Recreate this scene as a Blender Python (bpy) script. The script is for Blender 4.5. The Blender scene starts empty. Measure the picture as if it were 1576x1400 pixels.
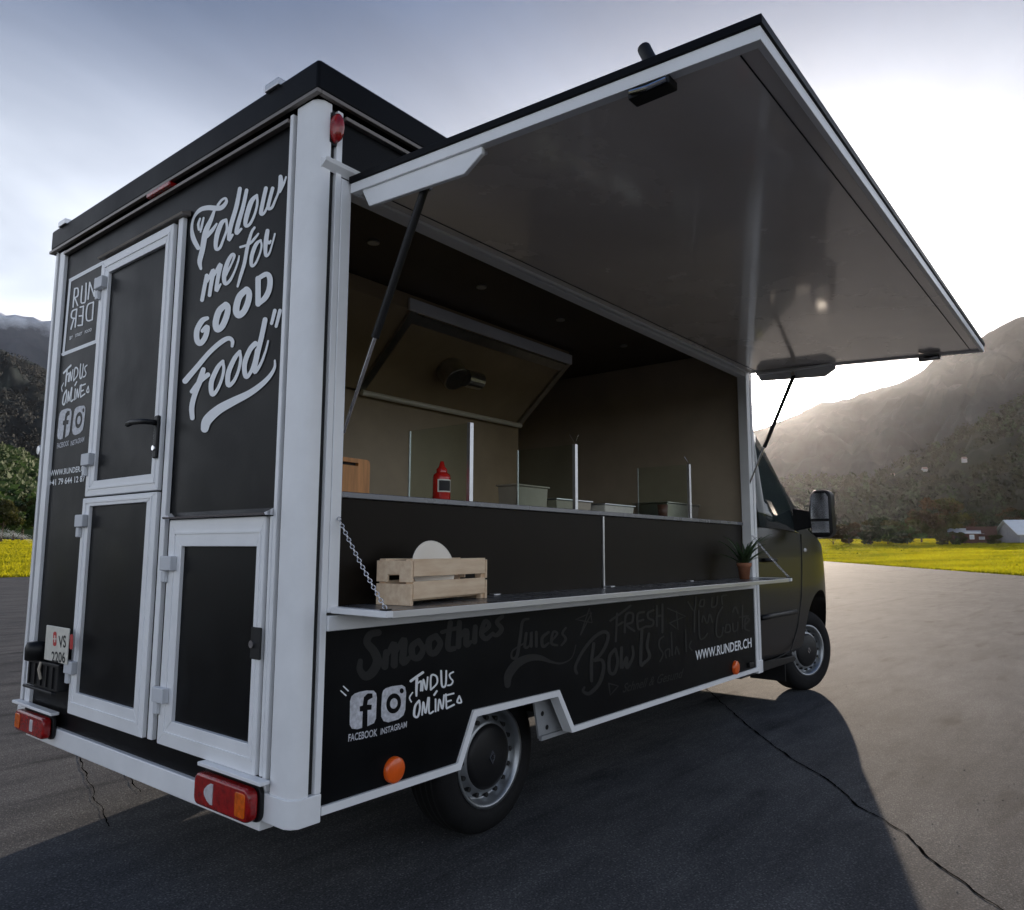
import bpy, math, random
from math import radians, sin, cos, pi, tan, atan2, hypot, sqrt
from mathutils import Vector, Matrix, noise
random.seed(7)
S = bpy.context.scene
COL = S.collection

# ---------------------------------------------------------------- camera
PW, PH, FPX = 1576.0, 1400.0, 1155.33
CAM = Vector((-1.4112, -1.9679, 1.2146))
YAW, PITCH, ROLL = 0.67732, 0.12470, 0.00353
FW = Vector((cos(YAW)*cos(PITCH), sin(YAW)*cos(PITCH), sin(PITCH)))
_r = Vector((sin(YAW), -cos(YAW), 0)); _u = _r.cross(FW)
RT = _r*cos(ROLL) + _u*sin(ROLL); UP = -_r*sin(ROLL) + _u*cos(ROLL)
cam = bpy.data.cameras.new('camera'); cam_o = bpy.data.objects.new('camera', cam); COL.objects.link(cam_o)
cam.sensor_fit = 'HORIZONTAL'; cam.sensor_width = 36; cam.lens = FPX/PW*36
cam.clip_start = 0.05; cam.clip_end = 60000
m = Matrix((RT, UP, -FW)).transposed().to_4x4(); m.translation = CAM; cam_o.matrix_world = m
S.camera = cam_o
def pray(px, py): return FW + RT*((px-PW/2)/FPX) - UP*((py-PH/2)/FPX)
def on(px, py, ax, v):
    d = pray(px, py); return CAM + d*((v-CAM[ax])/d[ax])

# ---------------------------------------------------------------- world, sun, exposure
SUN_AZ, SUN_EL = radians(19.6), radians(10.4)
SUNV = Vector((cos(SUN_AZ)*cos(SUN_EL), sin(SUN_AZ)*cos(SUN_EL), sin(SUN_EL)))
W = bpy.data.worlds.new('World'); S.world = W; W.use_nodes = True
nt = W.node_tree; nt.nodes.clear()
def N(t, **k):
    n = nt.nodes.new(t)
    for a, b in k.items(): setattr(n, a, b)
    return n
def L(a, b): nt.links.new(a, b)
def math_(op, a, b=None, clamp=False):
    n = N('ShaderNodeMath', operation=op); n.use_clamp = clamp
    for i, v in enumerate((a, b)):
        if v is None: continue
        if hasattr(v, 'links'): L(v, n.inputs[i])
        else: n.inputs[i].default_value = v
    return n.outputs[0]
sky = N('ShaderNodeTexSky', sky_type='NISHITA', sun_disc=False)
sky.sun_elevation = SUN_EL; sky.sun_rotation = pi/2 - SUN_AZ
sky.altitude = 500; sky.air_density = 1.0; sky.dust_density = 1.6; sky.ozone_density = 1.0
SKY_K = 0.09
skm = N('ShaderNodeMixRGB', blend_type='MULTIPLY'); skm.inputs[0].default_value = 1
L(sky.outputs[0], skm.inputs[1]); skm.inputs[2].default_value = (SKY_K, SKY_K, SKY_K, 1)
tc = N('ShaderNodeTexCoord')
dot = N('ShaderNodeVectorMath', operation='DOT_PRODUCT'); L(tc.outputs['Generated'], dot.inputs[0]); dot.inputs[1].default_value = SUNV
dpos = math_('MAXIMUM', dot.outputs['Value'], 0.0)
# thin bright cloud layer: streaky noise on a flattened dome
sep = N('ShaderNodeSeparateXYZ'); L(tc.outputs['Generated'], sep.inputs[0])
zz = math_('ADD', math_('MAXIMUM', sep.outputs[2], 0.0), 0.22)
comb = N('ShaderNodeCombineXYZ'); L(math_('DIVIDE', sep.outputs[0], zz), comb.inputs[0]); L(math_('DIVIDE', sep.outputs[1], zz), comb.inputs[1])
mp = N('ShaderNodeMapping'); mp.inputs['Rotation'].default_value = (0, 0, radians(-35)); mp.inputs['Scale'].default_value = (0.75, 1.5, 1)
L(comb.outputs[0], mp.inputs[0])
nz = N('ShaderNodeTexNoise'); nz.inputs['Scale'].default_value = 1.3; nz.inputs['Detail'].default_value = 5; nz.inputs['Roughness'].default_value = 0.5
nz.inputs['Distortion'].default_value = 0.5; L(mp.outputs[0], nz.inputs['Vector'])
cr = N('ShaderNodeValToRGB'); cr.color_ramp.elements[0].position = 0.34; cr.color_ramp.elements[1].position = 0.68
cr.color_ramp.elements[0].color = (0.66, 0.67, 0.70, 1); cr.color_ramp.elements[1].color = (1.25, 1.22, 1.20, 1)
L(nz.outputs[0], cr.inputs[0])
glow = math_('ADD', math_('MULTIPLY', math_('POWER', dpos, 9.0), 0.13), math_('MULTIPLY', math_('POWER', dpos, 60.0), 0.8))
glow = math_('ADD', glow, math_('MULTIPLY', math_('POWER', dpos, 2500.0), 25.0))
eln = N('ShaderNodeMapRange', interpolation_type='SMOOTHSTEP'); L(sep.outputs[2], eln.inputs[0])
eln.inputs['From Min'].default_value = 0.66; eln.inputs['From Max'].default_value = 0.22; elev = eln.outputs[0]      # 1 near the horizon, 0 overhead
ccol = N('ShaderNodeMixRGB'); L(elev, ccol.inputs[0])
ccol.inputs[1].default_value = (0.014, 0.030, 0.070, 1); ccol.inputs[2].default_value = (0.37, 0.395, 0.435, 1)
cm = N('ShaderNodeMixRGB', blend_type='MULTIPLY'); cm.inputs[0].default_value = 1; L(ccol.outputs[0], cm.inputs[1]); L(cr.outputs[0], cm.inputs[2])
gcol = N('ShaderNodeMixRGB', blend_type='MULTIPLY'); gcol.inputs[0].default_value = 1; gcol.inputs[1].default_value = (1.0, 0.97, 0.94, 1); L(glow, gcol.inputs[2])
cadd = N('ShaderNodeMixRGB', blend_type='ADD'); cadd.inputs[0].default_value = 1; L(cm.outputs[0], cadd.inputs[1]); L(gcol.outputs[0], cadd.inputs[2])
mixc = N('ShaderNodeMixRGB'); mixc.inputs[0].default_value = 0.92
L(skm.outputs[0], mixc.inputs[1]); L(cadd.outputs[0], mixc.inputs[2])
bg = N('ShaderNodeBackground'); bg.inputs[1].default_value = 1.0; L(mixc.outputs[0], bg.inputs[0])
wo = N('ShaderNodeOutputWorld'); L(bg.outputs[0], wo.inputs[0])
sun = bpy.data.lights.new('sun', 'SUN'); sun.energy = 2.2; sun.angle = radians(0.55); sun.color = (1.0, 0.83, 0.66)
sun_o = bpy.data.objects.new('sun', sun); COL.objects.link(sun_o)
sun_o.rotation_euler = SUNV.to_track_quat('Z', 'Y').to_euler(); sun_o.location = (20, 8, 12)
S.view_settings.view_transform = 'Standard'; S.view_settings.look = 'None'
S.view_settings.exposure = 1.75; S.view_settings.gamma = 1.0
S.view_settings.use_curve_mapping = False
S.render.engine = 'CYCLES'
S.cycles.use_denoising = True
S.cycles.max_bounces = 8; S.cycles.volume_bounces = 0; S.cycles.caustics_reflective = False; S.cycles.caustics_refractive = False
S.cycles.transparent_max_bounces = 24

# ---------------------------------------------------------------- materials
MATS = {}
def mat(name, col, rough=0.5, metal=0.0, var=0.0, vscale=6.0, bump=0.0, bscale=200.0, spec=0.5, coat=0.0, trans=0.0, stretch=None, col2=None, rvar=0.0, transl=0.0):
    """Procedural principled material: base colour broken by noise, optional fine bump."""
    if name in MATS: return MATS[name]
    M = bpy.data.materials.new(name); M.use_nodes = True; t = M.node_tree; b = t.nodes['Principled BSDF']; out = t.nodes['Material Output']
    b.inputs['Roughness'].default_value = rough; b.inputs['Metallic'].default_value = metal
    b.inputs['Specular IOR Level'].default_value = spec; b.inputs['Coat Weight'].default_value = coat
    if coat: b.inputs['Coat Roughness'].default_value = 0.08
    b.inputs['Transmission Weight'].default_value = trans
    c4 = (*col, 1)
    b.inputs['Base Color'].default_value = c4
    tcn = t.nodes.new('ShaderNodeTexCoord'); src = tcn.outputs['Object']
    if stretch:
        mpn = t.nodes.new('ShaderNodeMapping'); mpn.inputs['Scale'].default_value = stretch; t.links.new(src, mpn.inputs[0]); src = mpn.outputs[0]
    if var or col2 or rvar:
        n = t.nodes.new('ShaderNodeTexNoise'); n.inputs['Scale'].default_value = vscale; n.inputs['Detail'].default_value = 6; n.inputs['Roughness'].default_value = 0.6
        t.links.new(src, n.inputs['Vector'])
        r = t.nodes.new('ShaderNodeValToRGB'); r.color_ramp.elements[0].position = 0.33; r.color_ramp.elements[1].position = 0.67
        lo = tuple(c*(1-var) for c in col); hi = col2 or tuple(min(1, c*(1+var)) for c in col)
        r.color_ramp.elements[0].color = (*lo, 1); r.color_ramp.elements[1].color = (*hi, 1)
        t.links.new(n.outputs[0], r.inputs[0]); t.links.new(r.outputs[0], b.inputs['Base Color'])
        if rvar:
            mr = t.nodes.new('ShaderNodeMapRange'); mr.inputs['From Min'].default_value = .3; mr.inputs['From Max'].default_value = .7
            mr.inputs['To Min'].default_value = max(0, rough-rvar); mr.inputs['To Max'].default_value = min(1, rough+rvar)
            t.links.new(n.outputs[0], mr.inputs[0]); t.links.new(mr.outputs[0], b.inputs['Roughness'])
    if bump:
        n2 = t.nodes.new('ShaderNodeTexNoise'); n2.inputs['Scale'].default_value = bscale; n2.inputs['Detail'].default_value = 3
        t.links.new(src, n2.inputs['Vector'])
        bp = t.nodes.new('ShaderNodeBump'); bp.inputs['Strength'].default_value = bump; bp.inputs['Distance'].default_value = 0.01
        t.links.new(n2.outputs[0], bp.inputs['Height']); t.links.new(bp.outputs[0], b.inputs['Normal'])
    if transl:
        tr = t.nodes.new('ShaderNodeBsdfTranslucent'); mx = t.nodes.new('ShaderNodeMixShader'); mx.inputs[0].default_value = transl
        src_c = b.inputs['Base Color'].links[0].from_socket if b.inputs['Base Color'].links else None
        if src_c: t.links.new(src_c, tr.inputs[0])
        else: tr.inputs[0].default_value = c4
        t.links.new(b.outputs[0], mx.inputs[1]); t.links.new(tr.outputs[0], mx.inputs[2]); t.links.new(mx.outputs[0], out.inputs[0])
    MATS[name] = M; return M

BLACK = mat('black_panel', (0.0042, 0.0047, 0.0056), 0.38, var=0.3, vscale=3, bump=0.02, bscale=60, rvar=0.07, spec=0.11)
CAPBLK = mat('roof_black', (0.0035, 0.0042, 0.0062), 0.42, var=0.3, vscale=2.5, rvar=0.08, spec=0.09)
WHITE = mat('white_aluminium', (0.87, 0.88, 0.89), 0.34, var=0.05, vscale=4, rvar=0.05)
WHITE2 = mat('door_frame_white', (0.87, 0.88, 0.89), 0.38, var=0.04, vscale=5, rvar=0.05)
PLAST = mat('hinge_grey_plastic', (0.62, 0.64, 0.67), 0.45, var=0.05)
SEAL = mat('rubber_seal', (0.008, 0.008, 0.008), 0.7, var=0.2)
VINYL = mat('white_vinyl', (0.82, 0.84, 0.86), 0.4, var=0.03)
VINYLG = mat('hatched_vinyl', (0.55, 0.56, 0.60), 0.45, var=0.25, vscale=70, stretch=(1, 1, 1))
TONAL = mat('tonal_grey_vinyl', (0.021, 0.0215, 0.0215), 0.45, var=0.1, spec=0.2)
BRONZE = mat('bronze_trim', (0.20, 0.175, 0.155), 0.4, metal=0.15, var=0.1)
CHROME = mat('chrome', (0.8, 0.8, 0.82), 0.12, metal=1.0, rvar=0.05)
ALU = mat('brushed_aluminium', (0.62, 0.63, 0.65), 0.35, metal=0.9, var=0.06, vscale=40, stretch=(0.1, 1, 1))
SHELF = mat('shelf_grey', (0.16, 0.165, 0.18), 0.28, metal=0.3, var=0.12, vscale=6, rvar=0.08)
UNDER = mat('hatch_inner_laminate', (0.76, 0.70, 0.65), 0.25, var=0.06, vscale=1.5, rvar=0.08, spec=0.6, coat=1.0)
REDL = mat('red_lens', (0.30, 0.006, 0.006), 0.18, var=0.35, vscale=45, coat=0.5, bump=0.25, bscale=140)
AMBL = mat('amber_lens', (0.70, 0.12, 0.004), 0.2, var=0.25, vscale=45, coat=0.5, bump=0.25, bscale=140)
CLRL = mat('clear_lens', (0.60, 0.58, 0.60), 0.15, var=0.15, vscale=60, coat=0.5)
ORNG = mat('orange_reflector', (0.85, 0.12, 0.01), 0.3, var=0.08, vscale=40, coat=0.4)
BPLAS = mat('black_plastic', (0.010, 0.010, 0.011), 0.45, var=0.2, bump=0.05, bscale=300, spec=0.3)
TYRE = mat('tyre_rubber', (0.009, 0.009, 0.0095), 0.75, var=0.25, vscale=12, bump=0.1, bscale=120, spec=0.2)
RIM = mat('steel_rim', (0.36, 0.38, 0.40), 0.38, metal=0.85, var=0.15, vscale=10)
CABP = mat('cab_paint', (0.011, 0.0105, 0.010), 0.32, var=0.1, vscale=2, coat=0.2, spec=0.3)
GLASSD = mat('tinted_glass', (0.03, 0.04, 0.04), 0.05, spec=0.7, var=0.1)
WOOD = mat('pine_wood', (0.80, 0.57, 0.37), 0.6, var=0.10, vscale=5, stretch=(1.2, 9, 9), bump=0.06, bscale=40, col2=(0.88, 0.70, 0.50))
WOOD2 = mat('board_wood', (0.60, 0.27, 0.09), 0.5, var=0.2, vscale=6, stretch=(9, 9, 1.0))
PLATEM = mat('ceramic', (0.86, 0.80, 0.70), 0.35, var=0.05)
INTW = mat('interior_laminate', (0.46, 0.38, 0.28), 0.4, var=0.12, vscale=2, rvar=0.08)
INTD = mat('interior_dark_laminate', (0.012, 0.0088, 0.006), 0.45, var=0.15, vscale=3, spec=0.12)
INTC = mat('interior_ceiling', (0.06, 0.042, 0.030), 0.45, var=0.12, vscale=3)
STEEL = mat('stainless_steel', (0.45, 0.43, 0.39), 0.28, metal=0.9, var=0.1, vscale=20)
HOODM = mat('hood_cream', (0.40, 0.31, 0.19), 0.4, var=0.1, vscale=3)
TUBE = mat('lamp_tube', (0.78, 0.74, 0.60), 0.3, var=0.04)
BEIGE = mat('beige_box', (0.42, 0.37, 0.29), 0.5, var=0.1)
RED = mat('red_bottle', (0.52, 0.018, 0.012), 0.22, var=0.12, vscale=20, coat=0.4)
TERRA = mat('terracotta', (0.33, 0.135, 0.07), 0.8, var=0.2, vscale=25, bump=0.1)
LEAFP = mat('plant_leaf', (0.06, 0.10, 0.045), 0.5, var=0.35, vscale=30, transl=0.35)
PLTW = mat('plate_white', (0.70, 0.68, 0.60), 0.4, var=0.08, vscale=30)
PLTR = mat('plate_red', (0.5, 0.03, 0.03), 0.4, var=0.1)
UNDRB = mat('underbody', (0.012, 0.012, 0.012), 0.8, var=0.3)
GREYPL = mat('grey_plate', (0.32, 0.33, 0.34), 0.5, var=0.12, vscale=8)
def clear_glass():
    M = bpy.data.materials.new('clear_glass'); M.use_nodes = True; t = M.node_tree; t.nodes.clear()
    o = t.nodes.new('ShaderNodeOutputMaterial'); g = t.nodes.new('ShaderNodeBsdfGlossy'); g.inputs['Roughness'].default_value = 0.02
    tr = t.nodes.new('ShaderNodeBsdfTransparent'); tr.inputs[0].default_value = (0.90, 0.95, 0.92, 1)
    f = t.nodes.new('ShaderNodeLayerWeight'); f.inputs[0].default_value = 0.12
    x = t.nodes.new('ShaderNodeMixShader'); t.links.new(f.outputs[0], x.inputs[0]); t.links.new(tr.outputs[0], x.inputs[1]); t.links.new(g.outputs[0], x.inputs[2])
    t.links.new(x.outputs[0], o.inputs[0]); return M
GLASS = clear_glass()
def slope_mat(name, low, high, patch, scale, snow=None):
    """Mountain side: forest dark, scree and meadow patches, rock lines."""
    M = bpy.data.materials.new(name); M.use_nodes = True; t = M.node_tree; b = t.nodes['Principled BSDF']; b.inputs['Roughness'].default_value = 0.95; b.inputs['Specular IOR Level'].default_value = 0.1
    tcn = t.nodes.new('ShaderNodeTexCoord')
    n = t.nodes.new('ShaderNodeTexNoise'); n.inputs['Scale'].default_value = scale; n.inputs['Detail'].default_value = 9; n.inputs['Roughness'].default_value = 0.68
    t.links.new(tcn.outputs['Object'], n.inputs['Vector'])
    r = t.nodes.new('ShaderNodeValToRGB'); e = r.color_ramp.elements
    e[0].position = 0.36; e[0].color = (*low, 1); e[1].position = 0.58; e[1].color = (*high, 1)
    k = e.new(0.72); k.color = (*patch, 1)
    t.links.new(n.outputs[0], r.inputs[0]); colr = r.outputs[0]
    if snow:
        sp = t.nodes.new('ShaderNodeSeparateXYZ'); t.links.new(tcn.outputs['Object'], sp.inputs[0])
        mr = t.nodes.new('ShaderNodeMapRange'); mr.inputs['From Min'].default_value = snow[0]; mr.inputs['From Max'].default_value = snow[1]
        n3 = t.nodes.new('ShaderNodeTexNoise'); n3.inputs['Scale'].default_value = 0.009; n3.inputs['Detail'].default_value = 8; n3.inputs['Roughness'].default_value = 0.7
        t.links.new(tcn.outputs['Object'], n3.inputs['Vector'])
        ad = t.nodes.new('ShaderNodeMath'); ad.operation = 'MULTIPLY_ADD'; t.links.new(n3.outputs[0], ad.inputs[0]); ad.inputs[1].default_value = (snow[1]-snow[0])*1.6; 
        sb = t.nodes.new('ShaderNodeMath'); sb.operation = 'SUBTRACT'; t.links.new(sp.outputs[2], sb.inputs[0]); sb.inputs[1].default_value = (snow[1]-snow[0])*0.8
        t.links.new(sb.outputs[0], ad.inputs[2]); t.links.new(ad.outputs[0], mr.inputs[0])
        mx = t.nodes.new('ShaderNodeMixRGB'); t.links.new(mr.outputs[0], mx.inputs[0]); t.links.new(colr, mx.inputs[1]); mx.inputs[2].default_value = (0.8, 0.82, 0.86, 1); colr = mx.outputs[0]
    t.links.new(colr, b.inputs['Base Color'])
    return M

# ---------------------------------------------------------------- mesh helpers
class MB:
    def __init__(s): s.v = []; s.f = []
    def add(s, vs, fs):
        o = len(s.v); s.v += [tuple(v) for v in vs]; s.f += [tuple(i+o for i in f) for f in fs]; return s
    def box(s, x0, x1, y0, y1, z0, z1):
        if x0 > x1: x0, x1 = x1, x0
        if y0 > y1: y0, y1 = y1, y0
        if z0 > z1: z0, z1 = z1, z0
        return s.add([(x0,y0,z0),(x1,y0,z0),(x1,y1,z0),(x0,y1,z0),(x0,y0,z1),(x1,y0,z1),(x1,y1,z1),(x0,y1,z1)],
                     [(0,3,2,1),(4,5,6,7),(0,1,5,4),(1,2,6,5),(2,3,7,6),(3,0,4,7)])
    def prism(s, poly, ax, a, b):
        """polygon of 2-D points extruded along axis ax from a to b"""
        def P(p, t):
            q = list(p); q.insert(ax, t); return tuple(q)
        n = len(poly)
        ar = sum(poly[i][0]*poly[(i+1) % n][1]-poly[(i+1) % n][0]*poly[i][1] for i in range(n))
        if (ar < 0) != (ax == 1): poly = poly[::-1]
        vs = [P(p, a) for p in poly] + [P(p, b) for p in poly]
        fs = [tuple(range(n))[::-1], tuple(range(n, 2*n))] + [(i, (i+1) % n, n+(i+1) % n, n+i) for i in range(n)]
        if a > b: fs = [f[::-1] for f in fs]
        return s.add(vs, fs)
    def cyl(s, p0, p1, r, n=16, r2=None, cap=True):
        p0 = Vector(p0); p1 = Vector(p1); d = (p1-p0).normalized(); r2 = r if r2 is None else r2
        a = d.orthogonal().normalized(); b = d.cross(a)
        vs = [p0+(a*cos(2*pi*i/n)+b*sin(2*pi*i/n))*r for i in range(n)]+[p1+(a*cos(2*pi*i/n)+b*sin(2*pi*i/n))*r2 for i in range(n)]
        fs = [(i, (i+1) % n, n+(i+1) % n, n+i) for i in range(n)]
        if cap: fs += [tuple(range(n))[::-1], tuple(range(n, 2*n))]
        return s.add(vs, fs)
    def tube(s, pts, r, n=8, taper=None):
        pts = [Vector(p) for p in pts]; rings = []
        for i, p in enumerate(pts):
            d = (pts[min(i+1, len(pts)-1)]-pts[max(i-1, 0)]).normalized(); a = d.orthogonal().normalized() if i == 0 else (prev - d*prev.dot(d)).normalized(); prev = a
            b = d.cross(a); rr = r if taper is None else r*(1+(taper-1)*i/(len(pts)-1))
            rings.append([p+(a*cos(2*pi*k/n)+b*sin(2*pi*k/n))*rr for k in range(n)])
        vs = [v for R in rings for v in R]; fs = []
        for i in range(len(pts)-1):
            for k in range(n): fs.append((i*n+k, i*n+(k+1) % n, (i+1)*n+(k+1) % n, (i+1)*n+k))
        fs += [tuple(range(n))[::-1], tuple(range(len(vs)-n, len(vs)))]
        return s.add(vs, fs)
    def lathe(s, prof, ax=2, n=32, c=(0, 0, 0)):
        """profile (radius, height) turned round axis ax through c"""
        vs = []
        for r, h in prof:
            for i in range(n):
                a = 2*pi*i/n; q = [r*cos(a), r*sin(a)]
                if ax == 1: q = [r*cos(a), -r*sin(a)]
                q.insert(ax, h); vs.append((q[0]+c[0], q[1]+c[1], q[2]+c[2]))
        fs = [(j*n+i, j*n+(i+1) % n, (j+1)*n+(i+1) % n, (j+1)*n+i) for j in range(len(prof)-1) for i in range(n)]
        return s.add(vs, fs)
    def torus(s, c, d, R, r, n=10, m_=6, stretch=1.0, e=None):
        """ring with plane spanned by unit vectors d (stretched) and e"""
        c = Vector(c); d = Vector(d).normalized(); e = Vector(e).normalized(); w = d.cross(e); vs = []; fs = []
        for i in range(n):
            a = 2*pi*i/n; rad = d*cos(a)*stretch+e*sin(a)
            for k in range(m_):
                b = 2*pi*k/m_; vs.append(c+rad*R+(d*cos(a)+e*sin(a))*r*cos(b)+w*r*sin(b))
        for i in range(n):
            for k in range(m_): fs.append((i*m_+k, ((i+1) % n)*m_+k, ((i+1) % n)*m_+(k+1) % m_, i*m_+(k+1) % m_))
        return s.add(vs, fs)
    def mesh(s, name):
        me = bpy.data.meshes.new(name); me.from_pydata(s.v, [], s.f); me.update(); return me
    def build(s, name, material, parent=None, bevel=0.0, smooth=False, seg=2, fix=True):
        me = s.mesh(name)
        if fix:
            import bmesh
            b = bmesh.new(); b.from_mesh(me); bmesh.ops.recalc_face_normals(b, faces=b.faces); b.to_mesh(me); b.free()
        return place(name, me, material, parent, bevel, smooth, seg)
def place(name, me, material, parent=None, bevel=0.0, smooth=False, seg=2):
    if material is not None and not me.materials: me.materials.append(material)
    o = bpy.data.objects.new(name, me); COL.objects.link(o)
    if parent is not None: o.parent = parent
    if smooth:
        for p in me.polygons: p.use_smooth = True
    if bevel:
        b = o.modifiers.new('bevel', 'BEVEL'); b.width = bevel; b.segments = seg; b.limit_method = 'ANGLE'; b.angle_limit = radians(40)
        if not smooth:
            for p in me.polygons: p.use_smooth = True
            b.harden_normals = True
    return o
def tag(o, label=None, cat=None, group=None, kind=None):
    if label: o['label'] = label
    if cat: o['category'] = cat
    if group: o['group'] = group
    if kind: o['kind'] = kind
    return o
def thing(name, label, cat, loc=(0, 0, 0), rz=0.0, group=None):
    o = bpy.data.objects.new(name, None); COL.objects.link(o); o.location = loc; o.rotation_euler = (0, 0, rz); o.empty_display_size = 0.2
    return tag(o, label, cat, group)
def bx(name, M, parent, *a, bevel=0.0): return MB().box(*a).build(name, M, parent, bevel)

# ================================================================= SETTING
# asphalt apron: right edge runs through two points read from the photo, left edge beyond the truck
EDGE = [(-60.0, -52.0), (43.4, 1.8), (93.0, 27.2), (108.0, 38.0), (60.0, 46.0), (10.2, 33.4), (-60.0, 20.0)]
def seg_dist(p, a, b):
    ax, ay = a; bx_, by = b; dx, dy = bx_-ax, by-ay; t = max(0, min(1, ((p[0]-ax)*dx+(p[1]-ay)*dy)/(dx*dx+dy*dy)))
    return hypot(p[0]-ax-t*dx, p[1]-ay-t*dy)
def inside(p):
    c = False; n = len(EDGE)
    for i in range(n):
        (x0, y0), (x1, y1) = EDGE[i], EDGE[(i+1) % n]
        if (y0 > p[1]) != (y1 > p[1]) and p[0] < (x1-x0)*(p[1]-y0)/(y1-y0)+x0: c = not c
    return c
def sstep(t): t = max(0.0, min(1.0, t)); return t*t*(3-2*t)
def ground_z(x, y):
    if inside((x, y)): return -0.03
    d = min(seg_dist((x, y), EDGE[i], EDGE[(i+1) % len(EDGE)]) for i in range(len(EDGE)))
    az = atan2(y-CAM.y, x-CAM.x)
    H = 4.4 if az < radians(45) else 4.4-1.7*sstep((az-radians(45))/radians(30))
    z = -0.03 + min(1.0, d/125.0)*H
    return z + 0.05*noise.noise(Vector((x*0.06, y*0.06, 3.1)))*min(1, d/8)
def polar_ground():
    g = MB(); rs = [0.0]+[3*1.085**i for i in range(96)]; na = 220
    for r in rs:
        for i in range(na):
            a = 2*pi*i/na; x = CAM.x+r*cos(a); y = CAM.y+r*sin(a); g.v.append((x, y, ground_z(x, y) if r < 900 else 4.4))
    for j in range(len(rs)-1):
        for i in range(na): g.f.append((j*na+i, j*na+(i+1) % na, (j+1)*na+(i+1) % na, (j+1)*na+i))
    return g
FIELD = mat('meadow_soil', (0.13, 0.155, 0.010), 0.95, var=0.3, vscale=0.12, col2=(0.20, 0.205, 0.014), spec=0.0)
gr = polar_ground().build('ground', FIELD, None, smooth=True, fix=False); tag(gr, kind='structure')

def asphalt_mat():
    M = bpy.data.materials.new('asphalt'); M.use_nodes = True; t = M.node_tree; b = t.nodes['Principled BSDF']
    tcn = t.nodes.new('ShaderNodeTexCoord'); src = tcn.outputs['Object']
    def nz_(sc, det=4, ro=0.6, st=None):
        n = t.nodes.new('ShaderNodeTexNoise'); n.inputs['Scale'].default_value = sc; n.inputs['Detail'].default_value = det; n.inputs['Roughness'].default_value = ro
        v = src
        if st:
            mp_ = t.nodes.new('ShaderNodeMapping'); mp_.inputs['Scale'].default_value = st; mp_.inputs['Rotation'].default_value = (0, 0, radians(28)); t.links.new(src, mp_.inputs[0]); v = mp_.outputs[0]
        t.links.new(v, n.inputs['Vector']); return n.outputs[0]
    def ramp(v, p0, c0, p1, c1):
        r = t.nodes.new('ShaderNodeValToRGB'); r.color_ramp.elements[0].position = p0; r.color_ramp.elements[1].position = p1
        r.color_ramp.elements[0].color = (*c0, 1); r.color_ramp.elements[1].color = (*c1, 1); t.links.new(v, r.inputs[0]); return r.outputs[0]
    def mul(a, b_):
        x = t.nodes.new('ShaderNodeMixRGB'); x.blend_type = 'MULTIPLY'; x.inputs[0].default_value = 1; t.links.new(a, x.inputs[1]); t.links.new(b_, x.inputs[2]); return x.outputs[0]
    big = ramp(nz_(0.5, 6, 0.65), 0.3, (0.088, 0.092, 0.098), 0.7, (0.150, 0.152, 0.155))
    mid = ramp(nz_(3.5, 7, 0.7, (0.35, 1.4, 1)), 0.32, (0.70, 0.70, 0.71), 0.68, (1.18, 1.18, 1.17))
    fine = ramp(nz_(140, 2), 0.3, (0.55, 0.55, 0.55), 0.7, (1.4, 1.4, 1.4))
    stain = ramp(nz_(1.6, 3, 0.5, (0.5, 1.8, 1)), 0.28, (0.42, 0.42, 0.44), 0.38, (1, 1, 1))
    vo_ = t.nodes.new('ShaderNodeTexVoronoi'); vo_.inputs['Scale'].default_value = 75; t.links.new(src, vo_.inputs['Vector'])
    chip = ramp(vo_.outputs['Distance'], 0.12, (1.55, 1.52, 1.48), 0.42, (0.80, 0.80, 0.81))
    mark = ramp(nz_(0.9, 5, 0.55, (0.12, 3.2, 1)), 0.30, (0.60, 0.60, 0.62), 0.44, (1, 1, 1))
    t.links.new(mul(mul(mul(mul(mul(big, mid), fine), stain), chip), mark), b.inputs['Base Color'])
    b.inputs['Roughness'].default_value = 0.85; b.inputs['Specular IOR Level'].default_value = 0.02424
    ad = t.nodes.new('ShaderNodeMath'); ad.operation = 'ADD'; t.links.new(nz_(160, 2), ad.inputs[0]); t.links.new(nz_(14, 4), ad.inputs[1])
    bp = t.nodes.new('ShaderNodeBump'); bp.inputs['Strength'].default_value = 0.55; bp.inputs['Distance'].default_value = 0.006
    t.links.new(ad.outputs[0], bp.inputs['Height']); t.links.new(bp.outputs[0], b.inputs['Normal'])
    return M
ASPH = asphalt_mat()
ap = MB().prism(EDGE, 2, -0.12, 0.0).build('asphalt', ASPH); tag(ap, kind='structure')
TAR = mat('tar_crack', (0.004, 0.004, 0.004), 1.0, var=0.3, vscale=20, spec=0.0)
def ground_strip(name, pxs, w0, z, M, jit=0.25, parent=ap, extend=None):
    pts = [on(x, y, 2, 0.0) for x, y in pxs]
    if extend: pts += [Vector((*e, 0)) for e in extend]
    fine = []
    for a, b in zip(pts[:-1], pts[1:]):
        n = max(2, int((b-a).length/0.022))
        for i in range(n):
            p = a.lerp(b, i/n); j = noise.noise(Vector((p.x*7, p.y*7, 1.7)))*0.016+noise.noise(Vector((p.x*31, p.y*31, 4.2)))*0.006; d = (b-a).normalized(); fine.append((p+Vector((-d.y, d.x, 0))*j, Vector((-d.y, d.x, 0)), w0*(0.25+1.7*abs(noise.noise(p*5))+0.4*random.random())))
    g = MB()
    for p, nrm, w in fine: g.v += [(p.x+nrm.x*w, p.y+nrm.y*w, z), (p.x-nrm.x*w, p.y-nrm.y*w, z)]
    g.f = [(2*i, 2*i+1, 2*i+3, 2*i+2) for i in range(len(fine)-1)]
    return g.build(name, M, parent, fix=False)
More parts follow.
